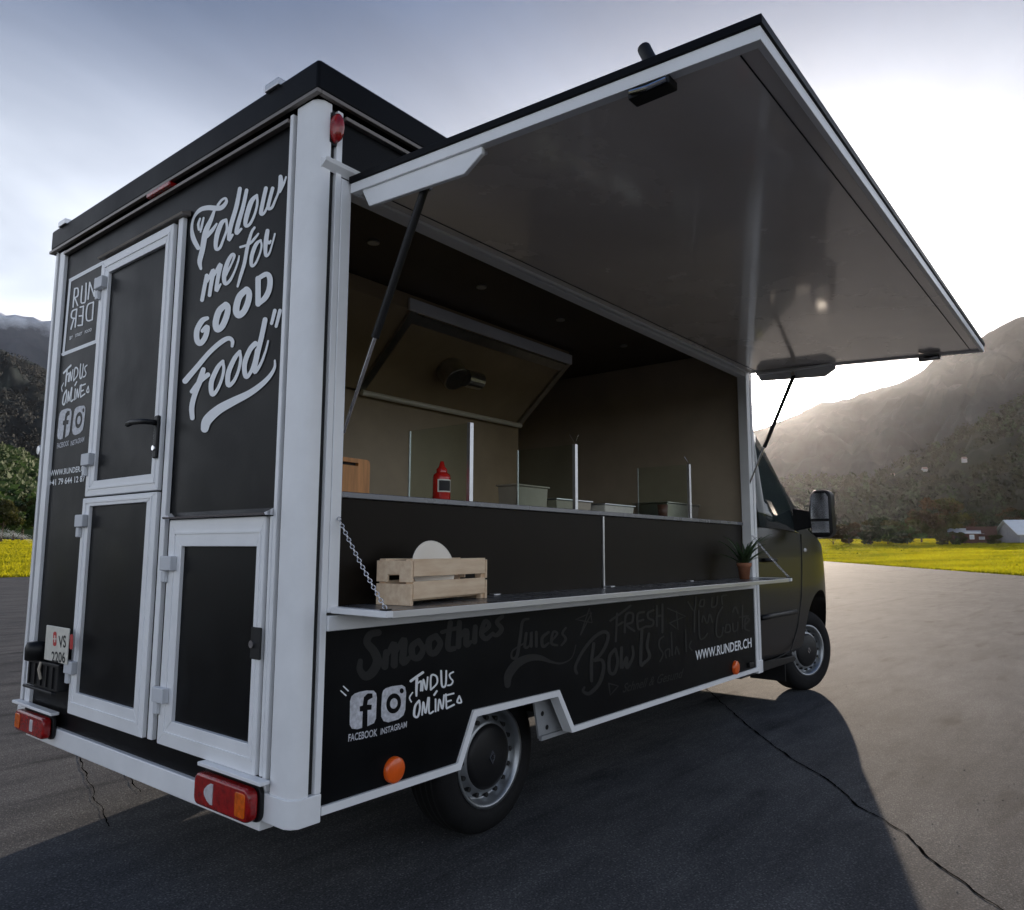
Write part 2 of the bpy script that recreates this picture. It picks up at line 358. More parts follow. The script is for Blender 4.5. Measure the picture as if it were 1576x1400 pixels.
ground_strip('crack', [(1085, 1058), (1100, 1072), (1115, 1085), (1150, 1115), (1190, 1148), (1230, 1175), (1275, 1200), (1320, 1240), (1370, 1268), (1395, 1285), (1425, 1317), (1470, 1350), (1500, 1374), (1540, 1400)], 0.0058, 0.003, TAR, extend=[(0.9, -2.4), (0.2, -3.3)])
ground_strip('expansion_joint', [(118, 1150), (126, 1180), (140, 1215), (155, 1245), (172, 1275)], 0.0035, 0.004, TAR)
ground_strip('expansion_joint', [(185, 1175), (200, 1200), (216, 1222)], 0.003, 0.0045, TAR)

def pebbles():
    rng = random.Random(21); g = MB()
    for _ in range(1500):
        r = 1.2+9*rng.random()**1.6; a = YAW+rng.uniform(-.75, .75); x, y = CAM.x+cos(a)*r, CAM.y+sin(a)*r; s_ = rng.uniform(.0015, .0045)*(1+.05*r); h = s_*rng.uniform(.5, .9)
        k = rng.uniform(0, 6); q = [(x+cos(k+i*1.257)*s_*rng.uniform(.7, 1.1), y+sin(k+i*1.257)*s_*rng.uniform(.7, 1.1), 0.0005) for i in range(5)]; o = len(g.v)
        g.v += q+[(x+rng.uniform(-.3, .3)*s_, y+rng.uniform(-.3, .3)*s_, h)]; g.f += [(o+i, o+(i+1) % 5, o+5) for i in range(5)]
    return tag(g.build('grit', mat('grit_stone', (.13, .125, .12), .9, var=.4, vscale=30), ap, fix=False), kind='stuff')
pebbles()

# ---------- mountains and hills
def ridge(name, crest, d0, d1, zf, mat_, nx=150, ny=44, amp=0.1, power=1.0, seed=0.0, fs=1.0, top_amp=0.012):
    g = MB(); xs0, xs1 = crest[0][0], crest[-1][0]
    def cy(px):
        for (a, b), (c, d) in zip(crest[:-1], crest[1:]):
            if a <= px <= c:
                t = (px-a)/(c-a); return b+(d-b)*t
        return crest[-1][1]
    rows = ny+8
    for i in range(nx+1):
        px = xs0+(xs1-xs0)*i/nx; d = pray(px, cy(px)); hd = hypot(d.x, d.y); H = CAM.z+d1*d.z/hd; ux, uy = d.x/hd, d.y/hd
        for j in range(rows+1):
            v = j/ny; r = d0+(d1-d0)*v; x, y = CAM.x+ux*r, CAM.y+uy*r
            if v <= 1: h = zf+(H-zf)*(v**power)
            else: h = H-(H-zf)*(v-1)*1.6
            q = Vector((x*fs/d1*5, y*fs/d1*5, seed))
            n = noise.fractal(q, 0.9, 2.1, 6) 
            rn = abs(noise.fractal(q*1.7+Vector((5, 1, 0)), 0.8, 2.2, 5))
            env = min(1, v*5)*(1-0.88*min(1, max(0, (v-0.72)/0.28)) if v <= 1 else 0.12)
            z = h+(H-zf)*(amp*(n-rn*0.7)*env + (top_amp*noise.noise(q*9) if v > 0.7 else 0))
            g.v.append((x, y, z))
    m_ = rows+1
    g.f = [(i*m_+j, (i+1)*m_+j, (i+1)*m_+j+1, i*m_+j+1) for i in range(nx) for j in range(rows)]
    o = g.build(name, mat_, None, smooth=True, fix=False); tag(o, kind='structure'); return o, g, nx, m_, ny
M_SNOW = slope_mat('snow_mountain', (0.05, 0.065, 0.085), (0.09, 0.10, 0.12), (0.13, 0.14, 0.15), 0.0035, snow=(1205, 1320))
M_SHADED = slope_mat('shaded_forest_slope', (0.005, 0.012, 0.015), (0.008, 0.018, 0.021), (0.013, 0.025, 0.027), 0.02)  # mountain shade put into the albedo: slope tones darkened and blued
M_GREEN = slope_mat('green_hill', (0.03, 0.05, 0.014), (0.055, 0.085, 0.022), (0.09, 0.11, 0.03), 0.05)
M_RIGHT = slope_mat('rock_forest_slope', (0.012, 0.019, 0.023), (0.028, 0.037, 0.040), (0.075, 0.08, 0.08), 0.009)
M_RNEAR = slope_mat('autumn_slope', (0.012, 0.019, 0.012), (0.018, 0.028, 0.016), (0.06, 0.075, 0.025), 0.012)
ridge('snow_mountain', [(-1900, 400), (-700, 430), (-200, 452), (0, 474), (30, 481), (80, 494), (200, 530), (420, 600)], 3600, 5000, 4, M_SNOW, nx=170, amp=0.16, power=1.15, seed=2.2, fs=3.0, top_amp=0.02)
dk = ridge('forest_mountain', [(-1700, 400), (-600, 460), (-150, 510), (0, 541), (40, 556), (75, 570), (160, 600), (300, 680), (460, 760)], 900, 1900, 4, M_SHADED, nx=170, amp=0.15, power=1.0, seed=4.4, fs=4.0, top_amp=0.016)
gh = ridge('green_hill', [(-1500, 660), (-500, 690), (-60, 695), (0, 702), (25, 705), (52, 722), (100, 755), (180, 790), (300, 822)], 210, 520, 3.5, M_GREEN, nx=120, ny=30, amp=0.06, power=0.8, seed=1.1, fs=4.0)
ridge('valley_mountain', [(60, 690), (300, 640), (520, 600), (760, 640), (950, 665), (1080, 690), (1180, 672), (1320, 660)], 2600, 4400, 4, M_RIGHT, nx=120, amp=0.14, seed=7.3, fs=3.5)
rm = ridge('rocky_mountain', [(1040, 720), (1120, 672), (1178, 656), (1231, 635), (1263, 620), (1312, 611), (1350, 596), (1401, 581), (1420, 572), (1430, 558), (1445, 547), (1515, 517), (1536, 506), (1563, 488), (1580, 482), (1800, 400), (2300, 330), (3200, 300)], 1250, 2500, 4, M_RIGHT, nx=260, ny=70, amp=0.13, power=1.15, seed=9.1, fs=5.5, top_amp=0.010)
rn_ = ridge('wooded_slope', [(980, 800), (1150, 752), (1240, 738), (1290, 742), (1330, 738), (1372, 722), (1420, 700), (1500, 655), (1576, 609), (1700, 560), (2100, 470), (3000, 440)], 480, 1050, 4, M_RNEAR, nx=200, ny=50, amp=0.12, power=0.95, seed=3.9, fs=6.0, top_amp=0.012)

from mathutils.bvhtree import BVHTree
BV = BVHTree.FromPolygons([Vector(v) for v in rn_[1].v], rn_[1].f)
CLEAR = [h for h in (BV.ray_cast(CAM, pray(*p).normalized())[0] for p in ((1423, 723), (1484, 707), (1374, 731))) if h]
# ---------- far woods that read as one mass
def leaf_cluster(g, c, rx, rz, n, s, rng):
    for _ in range(n):
        while True:
            p = Vector((rng.uniform(-1, 1), rng.uniform(-1, 1), rng.uniform(-1, 1)))
            if 0.25 < p.length < 1: break
        p = Vector((p.x*rx, p.y*rx, p.z*rz))+c
        a = Vector((rng.gauss(0, 1), rng.gauss(0, 1), rng.gauss(0, 1))).normalized(); b = a.orthogonal().normalized(); k = s*rng.uniform(0.6, 1.3)
        o = len(g.v); g.v += [tuple(p-a*k), tuple(p+b*k*0.7), tuple(p+a*k), tuple(p-b*k*0.7)]; g.f.append((o, o+1, o+2, o+3))
def forest(name, hill, count, h, n_leaf, mats, vr=(0.03, 1.0), pxr=None, seed=1):
    o_, g0, nx, m_, ny = hill; rng = random.Random(seed); g = MB()
    for _ in range(count):
        i = rng.randrange(nx) if pxr is None else rng.randrange(int(nx*pxr[0]), int(nx*pxr[1])); j = int(ny*rng.uniform(*vr))
        p = Vector(g0.v[i*m_+j]).lerp(Vector(g0.v[min(i+1, nx)*m_+j+1]), rng.random())
        if any((p-c).to_2d().length < 42 for c in CLEAR): continue
        hh = h*rng.uniform(0.6, 1.3); leaf_cluster(g, p+Vector((0, 0, hh*0.45)), hh*0.36, hh*0.55, n_leaf, hh*0.15, rng)
    me = g.mesh(name)
    for mm in mats: me.materials.append(mm)
    k = n_leaf
    for t_, p in enumerate(me.polygons): p.material_index = hash((t_//k)*2654435761 % 97) % len(mats)
    o = place(name, me, None); tag(o, kind='stuff'); return o
F1 = mat('foliage_green', (0.055, 0.095, 0.024), 0.7, var=0.4, vscale=0.4, transl=0.3, spec=0.2)
F2 = mat('foliage_dark', (0.022, 0.042, 0.014), 0.7, var=0.4, vscale=0.4, transl=0.25, spec=0.2)
F3 = mat('foliage_autumn', (0.062, 0.040, 0.014), 0.7, var=0.4, vscale=0.4, transl=0.35, spec=0.2)
F7 = mat('foliage_mid', (0.040, 0.068, 0.020), 0.7, var=0.35, vscale=0.2, transl=0.3, spec=0.1)
F5 = mat('conifer_shaded', (0.004, 0.010, 0.013), 0.8, var=0.3, vscale=0.2, spec=0.1)  # leaf colour darkened to stand for the shade on the forest mountain
F6 = mat('slope_scrub', (0.015, 0.024, 0.013), 0.8, var=0.25, vscale=0.02, transl=0.15, spec=0.05, col2=(0.026, 0.034, 0.014))
F4 = mat('foliage_olive', (0.058, 0.060, 0.016), 0.7, var=0.4, vscale=0.4, transl=0.35, spec=0.2)
fo = forest('hillside_wood', gh, 4200, 6.5, 34, [F1, F7, F1, F7], vr=(0.05, 1.0), pxr=(0.72, 1.0), seed=3)
tag(fo, 'dense green wood covering the low hill behind the field', 'wood')
fo = forest('slope_wood', rn_, 2600, 11, 24, [F6, F6, F6, F2], vr=(0.02, 1.0), pxr=(0.05, 0.5), seed=5)
tag(fo, 'dark autumn wood scattered over the slope behind the sheds', 'wood')
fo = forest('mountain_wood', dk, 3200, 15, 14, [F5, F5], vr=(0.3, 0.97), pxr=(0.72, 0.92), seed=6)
tag(fo, 'conifer wood coloured dark for shade on the mountain below the snow', 'wood')

# ---------- grass on the field
GRASS = mat('grass_blades', (0.28, 0.295, 0.012), 0.6, var=0.35, vscale=0.10, transl=0.55, spec=0.03, col2=(0.48, 0.44, 0.016))
def grass():
    rng = random.Random(11); g = MB()
    def tuft(x, y, h, w):
        z = ground_z(x, y)
        for k in range(2):
            a = rng.uniform(0, pi); dx, dy = cos(a)*w, sin(a)*w; lx, ly = rng.uniform(-.4, .4)*h, rng.uniform(-.4, .4)*h; ox, oy = rng.uniform(-w, w), rng.uniform(-w, w)
            o = len(g.v); g.v += [(x+ox-dx, y+oy-dy, z-0.01), (x+ox+dx, y+oy+dy, z-0.01), (x+ox+lx, y+oy+ly, z+h)]; g.f.append((o, o+1, o+2))
    def sector(p0, p1, n, r0, r1, h):
        k = 0
        while k < n:
            px = rng.uniform(p0, p1); d = pray(px, 845); hd = hypot(d.x, d.y); t = rng.random(); r = r0*(r1/r0)**t
            x, y = CAM.x+d.x/hd*r, CAM.y+d.y/hd*r
            k += 1
            if inside((x, y)): continue
            tuft(x, y, h*rng.uniform(0.5, 1.4), 0.0009*r*rng.uniform(0.7, 1.5)+0.02)
    sector(1150, 1750, 56000, 40, 260, 0.17); sector(-160, 180, 22000, 28, 190, 0.15); sector(180, 1150, 14000, 40, 220, 0.17); sector(1750, 2700, 14000, 25, 200, 0.17)
    # ragged tufts along the asphalt edge
    for (a, b) in ((EDGE[1], EDGE[2]), (EDGE[0], EDGE[1]), (EDGE[5], EDGE[6]), (EDGE[4], EDGE[5])):
        for _ in range(2600):
            t = rng.random(); x, y = a[0]+(b[0]-a[0])*t, a[1]+(b[1]-a[1])*t
            dx, dy = b[0]-a[0], b[1]-a[1]; l = hypot(dx, dy); s_ = abs(rng.gauss(0.25, 0.35)); 
            x2, y2 = x+dy/l*s_, y-dx/l*s_
            if inside((x2, y2)): continue
            tuft(x2, y2, rng.uniform(0.08, 0.22), 0.05)
    o = g.build('grass', GRASS, None, fix=False); return tag(o, 'sunlit yellow green grass covering the flat field beside the asphalt', 'grass', kind='stuff')
grass()

# ---------- single trees and bushes along the far edge of the field
BARK = mat('bark', (0.07, 0.05, 0.035), 0.9, var=0.3, vscale=3, bump=0.2, bscale=8)
def tree(px, dist, h, wd, fm, label, cat='tree', name='field_tree', seed=0, group=None, low=0.25, n=2400, fm2=None):
    d = pray(px, 825); hd = hypot(d.x, d.y); x, y = CAM.x+d.x/hd*dist, CAM.y+d.y/hd*dist; z = ground_z(x, y)-0.05
    rng = random.Random(seed*13+5); t = thing(name, label, cat, (x, y, z), rng.uniform(0, 6), group)
    tr = MB(); top = Vector((rng.uniform(-.3, .3), rng.uniform(-.3, .3), h*0.72)); tr.tube([(0, 0, 0), (top.x*.3, top.y*.3, h*.3), top], h*0.03, 8, 0.25)
    for k in range(6):
        a = k*1.05+rng.random(); b0 = Vector((top.x*.3, top.y*.3, h*rng.uniform(low, .5))); e = Vector((cos(a)*wd*.36, sin(a)*wd*.36, h*rng.uniform(.5, .82))); tr.tube([b0, b0.lerp(e, .5)+Vector((0, 0, -.03*h)), e], h*0.013, 6, 0.3)
    tr.build('trunk', BARK, t, smooth=True)
    g = MB(); lobes = []
    for k in range(13):
        a = rng.uniform(0, 2*pi); rr = wd*0.5*sqrt(rng.random())*0.72; zz_ = h*rng.uniform(low+0.1, 0.9); fall = 1-0.55*max(0, (zz_/h-0.55)/0.45); lobes.append((Vector((cos(a)*rr*fall, sin(a)*rr*fall, zz_)), wd*rng.uniform(.15, .24), h*rng.uniform(.09, .15)))
    for c, rx, rz in lobes: leaf_cluster(g, c, rx, rz, n//13, 0.19+0.013*h, rng)
    me = g.mesh('crown'); me.materials.append(fm); me.materials.append(fm2 or fm)
    for i, p in enumerate(me.polygons): p.material_index = 1 if (i//(n//13)) % 3 == 0 else 0
    place('crown', me, None, t); return t
tree(1447, 196, 10.5, 13, F4, 'tall round autumn tree rising highest beside the metal roofed shed', seed=1, fm2=F3, n=2600, low=0.12)
tree(1418, 200, 7.6, 8, F3, 'rust brown tree leaning against the tallest autumn tree', seed=2, fm2=F4, low=0.08)
tree(1492, 212, 8.4, 10, F2, 'dark round tree standing directly behind the metal roofed shed', seed=3, fm2=F3, n=1900, low=0.08)
tree(1396, 186, 5.6, 8, F4, 'pale olive bushy tree between the dark hedge bushes and the rust brown tree', seed=4, fm2=F1, low=0.05)
tree(1366, 184, 4.2, 9, F2, 'low dark bush, widest in the hedge at the field edge', cat='bush', name='bush', seed=5, low=0.05, fm2=F1)
tree(1340, 182, 4.2, 7.5, F2, 'low dark bush next to the pale gap in the hedge', cat='bush', name='bush', seed=6, low=0.05)
tree(1354, 205, 6.4, 9, F2, 'olive tree peeping out above the dark hedge bushes', seed=7, fm2=F4, low=0.06)
tree(1306, 190, 5.4, 7, F3, 'brownish tree beside the wing mirror of the truck', seed=8, fm2=F4, low=0.04)
tree(1282, 186, 4.6, 6, F3, 'small brown tree partly hidden behind the wing mirror', seed=9, fm2=F2, low=0.04)
tree(1449, 176, 2.7, 2.6, F4, 'small yellow bush in front of the tallest autumn tree', cat='bush', name='bush', seed=10, low=0.05, n=500)
tree(1466, 177, 3.0, 3.2, F4, 'yellow green bush growing before the shed corner', cat='bush', name='bush', seed=11, low=0.05, n=600, fm2=F1)
tree(1477, 176, 2.6, 3.0, F1, 'pale green bush beneath the shed wall', cat='bush', name='bush', seed=12, low=0.05, n=600, fm2=F4)
tree(1532, 178, 1.9, 3.5, F4, 'low yellow weeds bush by the corner of the white roofed hall', cat='bush', name='bush', seed=13, low=0.05, n=500)
tree(1562, 225, 8.0, 9, F3, 'orange topped tree behind the white roofed hall', seed=14, fm2=F2)
tree(1608, 215, 9.0, 10, F2, 'dark tree beyond the white roofed hall', seed=15)
tree(2, 150, 7.2, 7, F4, 'yellow green round tree by the field below the green hill', seed=16, fm2=F1, n=2200)
tree(-38, 156, 8.5, 9, F1, 'green tree next to the yellow green field tree', seed=17)
tree(20, 168, 7.6, 4.5, F2, 'slim dark tree behind the sprinkler spray', seed=18, fm2=F4)
tree(34, 172, 9.5, 5.0, F4, 'tall slim olive tree behind the sprinkler spray', seed=19, fm2=F1)
tree(52, 170, 8.0, 6, F1, 'green tree close to the white corner post of the truck', seed=20)
for i, px in enumerate((110, 230, 360, 500, 640, 800, 960, 1090, 1180, 1215)):
    if i in (8, 9): tree(px, 190, 5.5, 7, F2, ('dark tree seen through the cab side window' if i == 8 else 'dark tree showing between the cab and the mirror arm'), seed=30+i, fm2=F3, n=900)

# ---------- buildings across the field
def at_px(px, dist):
    d = pray(px, 825); hd = hypot(d.x, d.y); return Vector((CAM.x+d.x/hd*dist, CAM.y+d.y/hd*dist, 0)), atan2(d.y, d.x)
SHEDW = mat('shed_boards', (0.10, 0.045, 0.03), 0.85, var=0.3, vscale=2, stretch=(6, 6, .3))
SHEDR = mat('shed_metal_roof', (0.42, 0.46, 0.50), 0.35, metal=0.5, var=0.1, vscale=1)
HALLR = mat('hall_white_roof', (0.80, 0.80, 0.79), 0.5, var=0.06, vscale=0.6)
HALLW = mat('hall_wall', (0.30, 0.29, 0.30), 0.7, var=0.12, vscale=1)
WIN = mat('far_window', (0.55, 0.60, 0.66), 0.15, var=0.1)
DARKW = mat('dark_opening', (0.02, 0.02, 0.025), 0.5, var=0.2)
def building(name, label, px, dist, w, dp, hw, hr, wallm, roofm, yaw=0.0, wins=(), mono=False, over=0.5, doors=()):
    p, az = at_px(px, dist); z = ground_z(p.x, p.y)-0.1; t = thing(name, label, 'building', (p.x, p.y, z), az-pi/2+yaw)
    # local: x across the view, -y towards the camera
    wl = MB()
    if mono: wl.prism([(-dp/2, 0), (dp/2, 0), (dp/2, hw+hr), (-dp/2, hw)], 0, -w/2, w/2)
    else: wl.prism([(-dp/2, 0), (dp/2, 0), (dp/2, hw), (0, hw+hr), (-dp/2, hw)], 0, -w/2, w/2)
    wl.build('wall', wallm, t)
    rf = MB(); th = 0.18
    if mono: rf.prism([(-dp/2-over, hw+0.02-over*hr/dp), (dp/2+over, hw+hr+0.02+over*hr/dp), (dp/2+over, hw+hr+th+over*hr/dp), (-dp/2-over, hw+th-over*hr/dp)], 0, -w/2-over, w/2+over)
    else:
        s = hr/(dp/2)
        rf.prism([(-dp/2-over, hw-over*s+0.03), (0, hw+hr+0.03), (dp/2+over, hw-over*s+0.03), (dp/2+over, hw-over*s+0.03+th), (0, hw+hr+th+.03), (-dp/2-over, hw-over*s+0.03+th)], 0, -w/2-over, w/2+over)
    rf.build('roof', roofm, t)
    for (wx, wz, ww, wh) in wins:
        f = bx('window', WHITE, t, wx-ww/2-.08, wx+ww/2+.08, -dp/2-.06, -dp/2+.05, wz-.08, wz+wh+.08); bx('pane', WIN, f, wx-ww/2, wx+ww/2, -dp/2-.08, -dp/2-.03, wz, wz+wh)
    for (wx, ww, wh) in doors: bx('door', DARKW, t, wx-ww/2, wx+ww/2, -dp/2-.05, -dp/2+.04, 0.05, wh)
    return t
building('shed', 'brown wooden shed with a pale metal roof at the field edge', 1484, 190, 5.2, 4.0, 2.2, 0.9, SHEDW, SHEDR, wins=[(1.4, 1.0, .7, .8)], mono=True, doors=[(-1.2, 1.1, 1.9)])
building('hut', 'small dark hut with one bright window right of the brown shed', 1511, 191, 4.6, 3.0, 1.9, 1.5, SHEDW, SHEDW, wins=[(0, 0.9, .9, 1.1)])
building('hall', 'long low hall with a bright white roof beyond the field', 1618, 190, 16.0, 14.0, 1.6, 2.9, HALLW, HALLR, yaw=0.35, wins=[(-3.2, .4, 1.1, .8), (0, .4, 1.1, .8), (3, .4, 1.1, .8)], doors=[(-5.4, 2.2, 1.3)])
HOUSEW = mat('far_house_wall', (0.58, 0.57, 0.54), 0.8, var=0.06, vscale=.3); HOUSER = mat('far_house_roof', (0.33, 0.25, 0.21), 0.8, var=0.2, vscale=.3)
def slope_house(px, py, w, label):
    d = pray(px, py).normalized(); hit = BV.ray_cast(CAM, d)[0]
    if hit is None: return
    x, y, z = hit-d*10
    t = thing('house', label, 'house', (x, y, z-w*.25), atan2(d.y, d.x)-pi/2+0.5)
    MB().prism([(-w*.4, -w*.5), (w*.4, -w*.5), (w*.4, w*.40), (0, w*.8), (-w*.4, w*.45)], 0, -w/2, w/2).build('wall', HOUSEW, t)
    MB().prism([(-w*.5, w*.39), (0, w*.85), (w*.5, w*.39), (w*.5, w*.47), (0, w*.93), (-w*.5, w*.47)], 0, -w*.56, w*.56).build('roof', HOUSER, t)
slope_house(1423, 723, 4.4, 'white house halfway up the wooded slope, widest of three')
slope_house(1484, 707, 3.4, 'tiny white house highest on the wooded slope')
slope_house(1374, 731, 3.2, 'narrow pale house left alone on the wooded slope by the meadow')

# ---------- water thrown by a field sprinkler
def spray():
    rng = random.Random(2); g = MB(); p, az = at_px(62, 120); z0 = ground_z(p.x, p.y); side = Vector((-sin(az), cos(az), 0))
    for _ in range(2600):
        t = rng.random()**0.7; L_ = 9*t; q = p+side*(L_)+Vector((rng.gauss(0, .25+.5*t), rng.gauss(0, .6), 0)); zc = z0+0.25+1.7*(1-(2*t-1)**2)*0.9*(1-.25*t)+rng.gauss(0, .12+.3*t)
        s = rng.uniform(.012, .035); q.z = max(z0+.02, zc-(rng.random()**2)*1.0*t)
        a = Vector((rng.gauss(0, 1), rng.gauss(0, 1), rng.gauss(0, 1))).normalized()*s; b = a.orthogonal().normalized()*s; c = a.cross(b).normalized()*s
        g.add([q+a, q-a*.4+b, q-a*.4-b*.5+c*.86, q-a*.4-b*.5-c*.86], [(0, 1, 2), (0, 2, 3), (0, 3, 1), (1, 3, 2)])
    o = g.build('water_spray', mat('water_drops', (0.85, 0.87, 0.9), 0.3, transl=0.6, var=0.02), None, fix=False); tag(o, 'white fan of sprinkler water over the field by the truck corner', 'water spray', kind='stuff')
spray()

# ---------- haze in the valley air
hz = MB().box(-7000, 7000, -7000, 7000, -8, 2600).mesh('haze'); HZ = bpy.data.materials.new('haze'); HZ.use_nodes = True
HZ.node_tree.nodes.clear(); vo = HZ.node_tree.nodes.new('ShaderNodeOutputMaterial'); pv = HZ.node_tree.nodes.new('ShaderNodeVolumePrincipled')
pv.inputs['Color'].default_value = (0.93, 0.95, 1.0, 1); pv.inputs['Density'].default_value = 0.000018; pv.inputs['Anisotropy'].default_value = 0.8
HZ.node_tree.links.new(pv.outputs[0], vo.inputs['Volume'])
hzo = place('haze', hz, HZ); tag(hzo, 'thin pale valley haze', 'haze', kind='stuff')

# ================================================================= FOOD TRUCK
T = thing('food_truck', 'black food truck with white aluminium frame, raised serving hatch and white hand lettering', 'food truck')
BL, BW = 3.80, 2.20                 # body length and width
ZB, ZT = 0.385, 2.71                # bottom and top of corner posts
ZC = 2.835                          # roof top

# ---------- body shell
for a in ((0.06, 0.76, 0.06, 2.14), (1.60, 3.74, 0.06, 2.14), (0.761, 1.599, 0.52, 1.68)): bx('body_floor', UNDRB, T, *a, 0.43, 0.47)
bx('interior_ceiling', INTC, T, 0.07, 3.72, 0.06, 2.12, 2.645, 2.69)
rear = MB().box(0.014, 0.045, 0.154, 2.052, 0.43, 2.675).build('rear_wall', BLACK, T)
bx('interior_lining', INTW, rear, 0.049, 0.058, 0.07, 2.12, 0.48, 2.64)
left = bx('driver_side_wall', BLACK, T, 0.07, 3.73, 2.155, 2.19, 0.43, 2.68)
bx('interior_lining', INTW, left, 0.062, 3.70, 2.12, 2.15, 0.48, 2.64)
fw = bx('front_wall', BLACK, T, 3.755, 3.79, 0.08, 2.12, 0.43, 2.68)
bx('interior_lining', INTW, fw, 3.705, 3.75, 0.075, 2.115, 0.48, 2.64)

# ---------- corner posts: rear post has a chamfer, black rubber joints each side
def corner_post(fx, fy):
    """profile of the near rear post mirrored to the other corners; the far rear post has a narrower face"""
    X = (lambda v: v) if fx == 0 else (lambda v: BL-v)
    Y = (lambda v: v) if fy == 0 else (lambda v: BW-v)
    f0, f1, f2 = (0.116, 0.135, 0.154) if fy == 0 else (0.052, 0.088, 0.148)
    prof = [(0.0, f0), (0.0, 0.03), (0.008, 0.012), (0.026, 0.0), (0.060, 0.0), (0.060, 0.045), (0.05, f0)]
    p = MB().prism([(X(a), Y(b)) for a, b in prof], 2, ZB+0.075, ZT).build('corner_post', WHITE, T, bevel=0.004)
    foot = [(-0.006, f2), (-0.006, 0.028), (0.004, 0.008), (0.024, -0.006), (0.104, -0.006), (0.104, 0.05), (0.05, f2)]
    MB().prism([(X(a), Y(b)) for a, b in foot], 2, ZB, ZB+0.085).build('post_foot', WHITE, p, bevel=0.004)
    s = MB().box(X(0.014), X(0.045), Y(f0), Y(f1), ZB+0.085, ZT-0.01); s.box(X(0.0605), X(0.0805), Y(0.014), Y(0.045), ZB+0.085, ZT-0.01); s.build('rubber_joint', SEAL, p)
    MB().box(X(-0.002), X(0.045), Y(f1+.0005), Y(f2), ZB+0.085, ZT-0.012).build('edge_strip', WHITE, p, bevel=0.003)
    MB().box(X(0.081), X(0.1045), Y(-0.002), Y(0.045), ZB+0.085, ZT-0.012).build('edge_strip', WHITE, p, bevel=0.003)
for fx in (0, 1):
    for fy in (0, 1): corner_post(fx, fy)

# ---------- roof cap with bronze lips, aluminium clips
cap = MB().box(-0.014, BL+0.014, -0.014, BW+0.014, 2.728, ZC).build('roof_cap', CAPBLK, T, bevel=0.012)
def rail(name, M, z0, z1, o, par):
    g = MB(); g.box(-o, 0.0, -o, BW+o, z0, z1); g.box(0.001, BL+o, -o, 0.0, z0, z1); g.box(BL, BL+o-.001, 0.001, BW+o, z0, z1); g.box(0.001, BL-.001, BW, BW+o-.001, z0, z1)
    return g.build(name, M, par, bevel=0.002)
rail('roof_lip', BRONZE, 2.713, 2.727, 0.018, cap)
for y0 in (0.20, 2.02): MB().box(-0.026, 0.03, y0, y0+0.085, ZC-0.012, ZC+0.016).build('roof_clip', ALU, cap, bevel=0.004)
bx('top_rail', BRONZE, T, -0.010, 0.013, 0.156, 2.05, 2.672, 2.686, bevel=0.002)
bx('top_rail', BRONZE, T, 0.11, 3.70, -0.012, 0.012, 2.672, 2.686, bevel=0.002)
MB().box(-0.024, 0.012, 0.955, 1.155, 2.690, 2.711).build('brake_light', REDL, T, bevel=0.006)
mk = MB().lathe([(0.0, -0.042), (0.008, -0.0415), (0.015, -0.039), (0.021, -0.034), (0.0255, -0.026), (0.027, -0.014), (0.027, 0.0)], 1, 32, (0, 0, 0)).mesh('marker_light')
mko = place('marker_light', mk, REDL, T, smooth=True); mko.location = (0.072, 0.004, 2.625); mko.scale = (0.8, 1, 1.9)
bx('lamp_base', BPLAS, mko, -0.029, 0.029, -0.004, 0.006, -0.031, 0.031, bevel=0.003)

# ---------- right hand side: strip over the hatch, frame of the opening, lower panel with wheel cut-out
bx('upper_side_panel', BLACK, T, 0.105, 3.695, 0.008, 0.05, 2.47, 2.671)
bx('opening_jamb', WHITE, T, 0.1055, 0.147, -0.004, 0.06, 1.012, 2.46, bevel=0.003)
bx('opening_jamb', WHITE, T, 3.655, 3.6945, -0.004, 0.06, 1.012, 2.46, bevel=0.003)
bx('opening_header', WHITE, T, 0.106, 3.694, 0.004, 0.06, 2.43, 2.468, bevel=0.003)
bx('window_sill', WHITE, T, 0.1055, 3.6945, -0.010, 0.055, 0.955, 1.004, bevel=0.004)
ARCH = [(0.717, 0.43), (0.804, 0.606), (1.369, 0.602), (1.479, 0.43)]
low = MB().prism([(0.106, 0.955), (3.694, 0.955), (3.694, 0.43), ARCH[3], ARCH[2], ARCH[1], ARCH[0], (0.106, 0.43)], 1, 0.004, 0.04).build('lower_side_panel', BLACK, T)
def trim(pts, w, y0, y1):
    """ribbon of constant width below a polyline in the x-z plane"""
    g = MB(); n = len(pts); off = []
    for i in range(n):
        a = Vector(pts[max(i-1, 0)]); b = Vector(pts[i]); c = Vector(pts[min(i+1, n-1)])
        d1 = (b-a).normalized() if i else (c-b).normalized(); d2 = (c-b).normalized() if i < n-1 else d1
        n1 = Vector((d1.y, -d1.x)); n2 = Vector((d2.y, -d2.x)); m_ = (n1+n2).normalized(); off.append(b+m_*(w/max(0.3, m_.dot(n1))))
    for i in range(n-1): g.prism([tuple(pts[i]), tuple(pts[i+1]), tuple(off[i+1]), tuple(off[i])], 1, y0, y1)
    return g
trim([(0.106, 0.43)]+ARCH+[(3.694, 0.43)], 0.026, -0.006, 0.045).build('sill_trim', WHITE, T)
bx('jamb_strip', WHITE, T, 3.672, 3.6945, -0.004, 0.04, 0.43, 0.954, bevel=0.002)
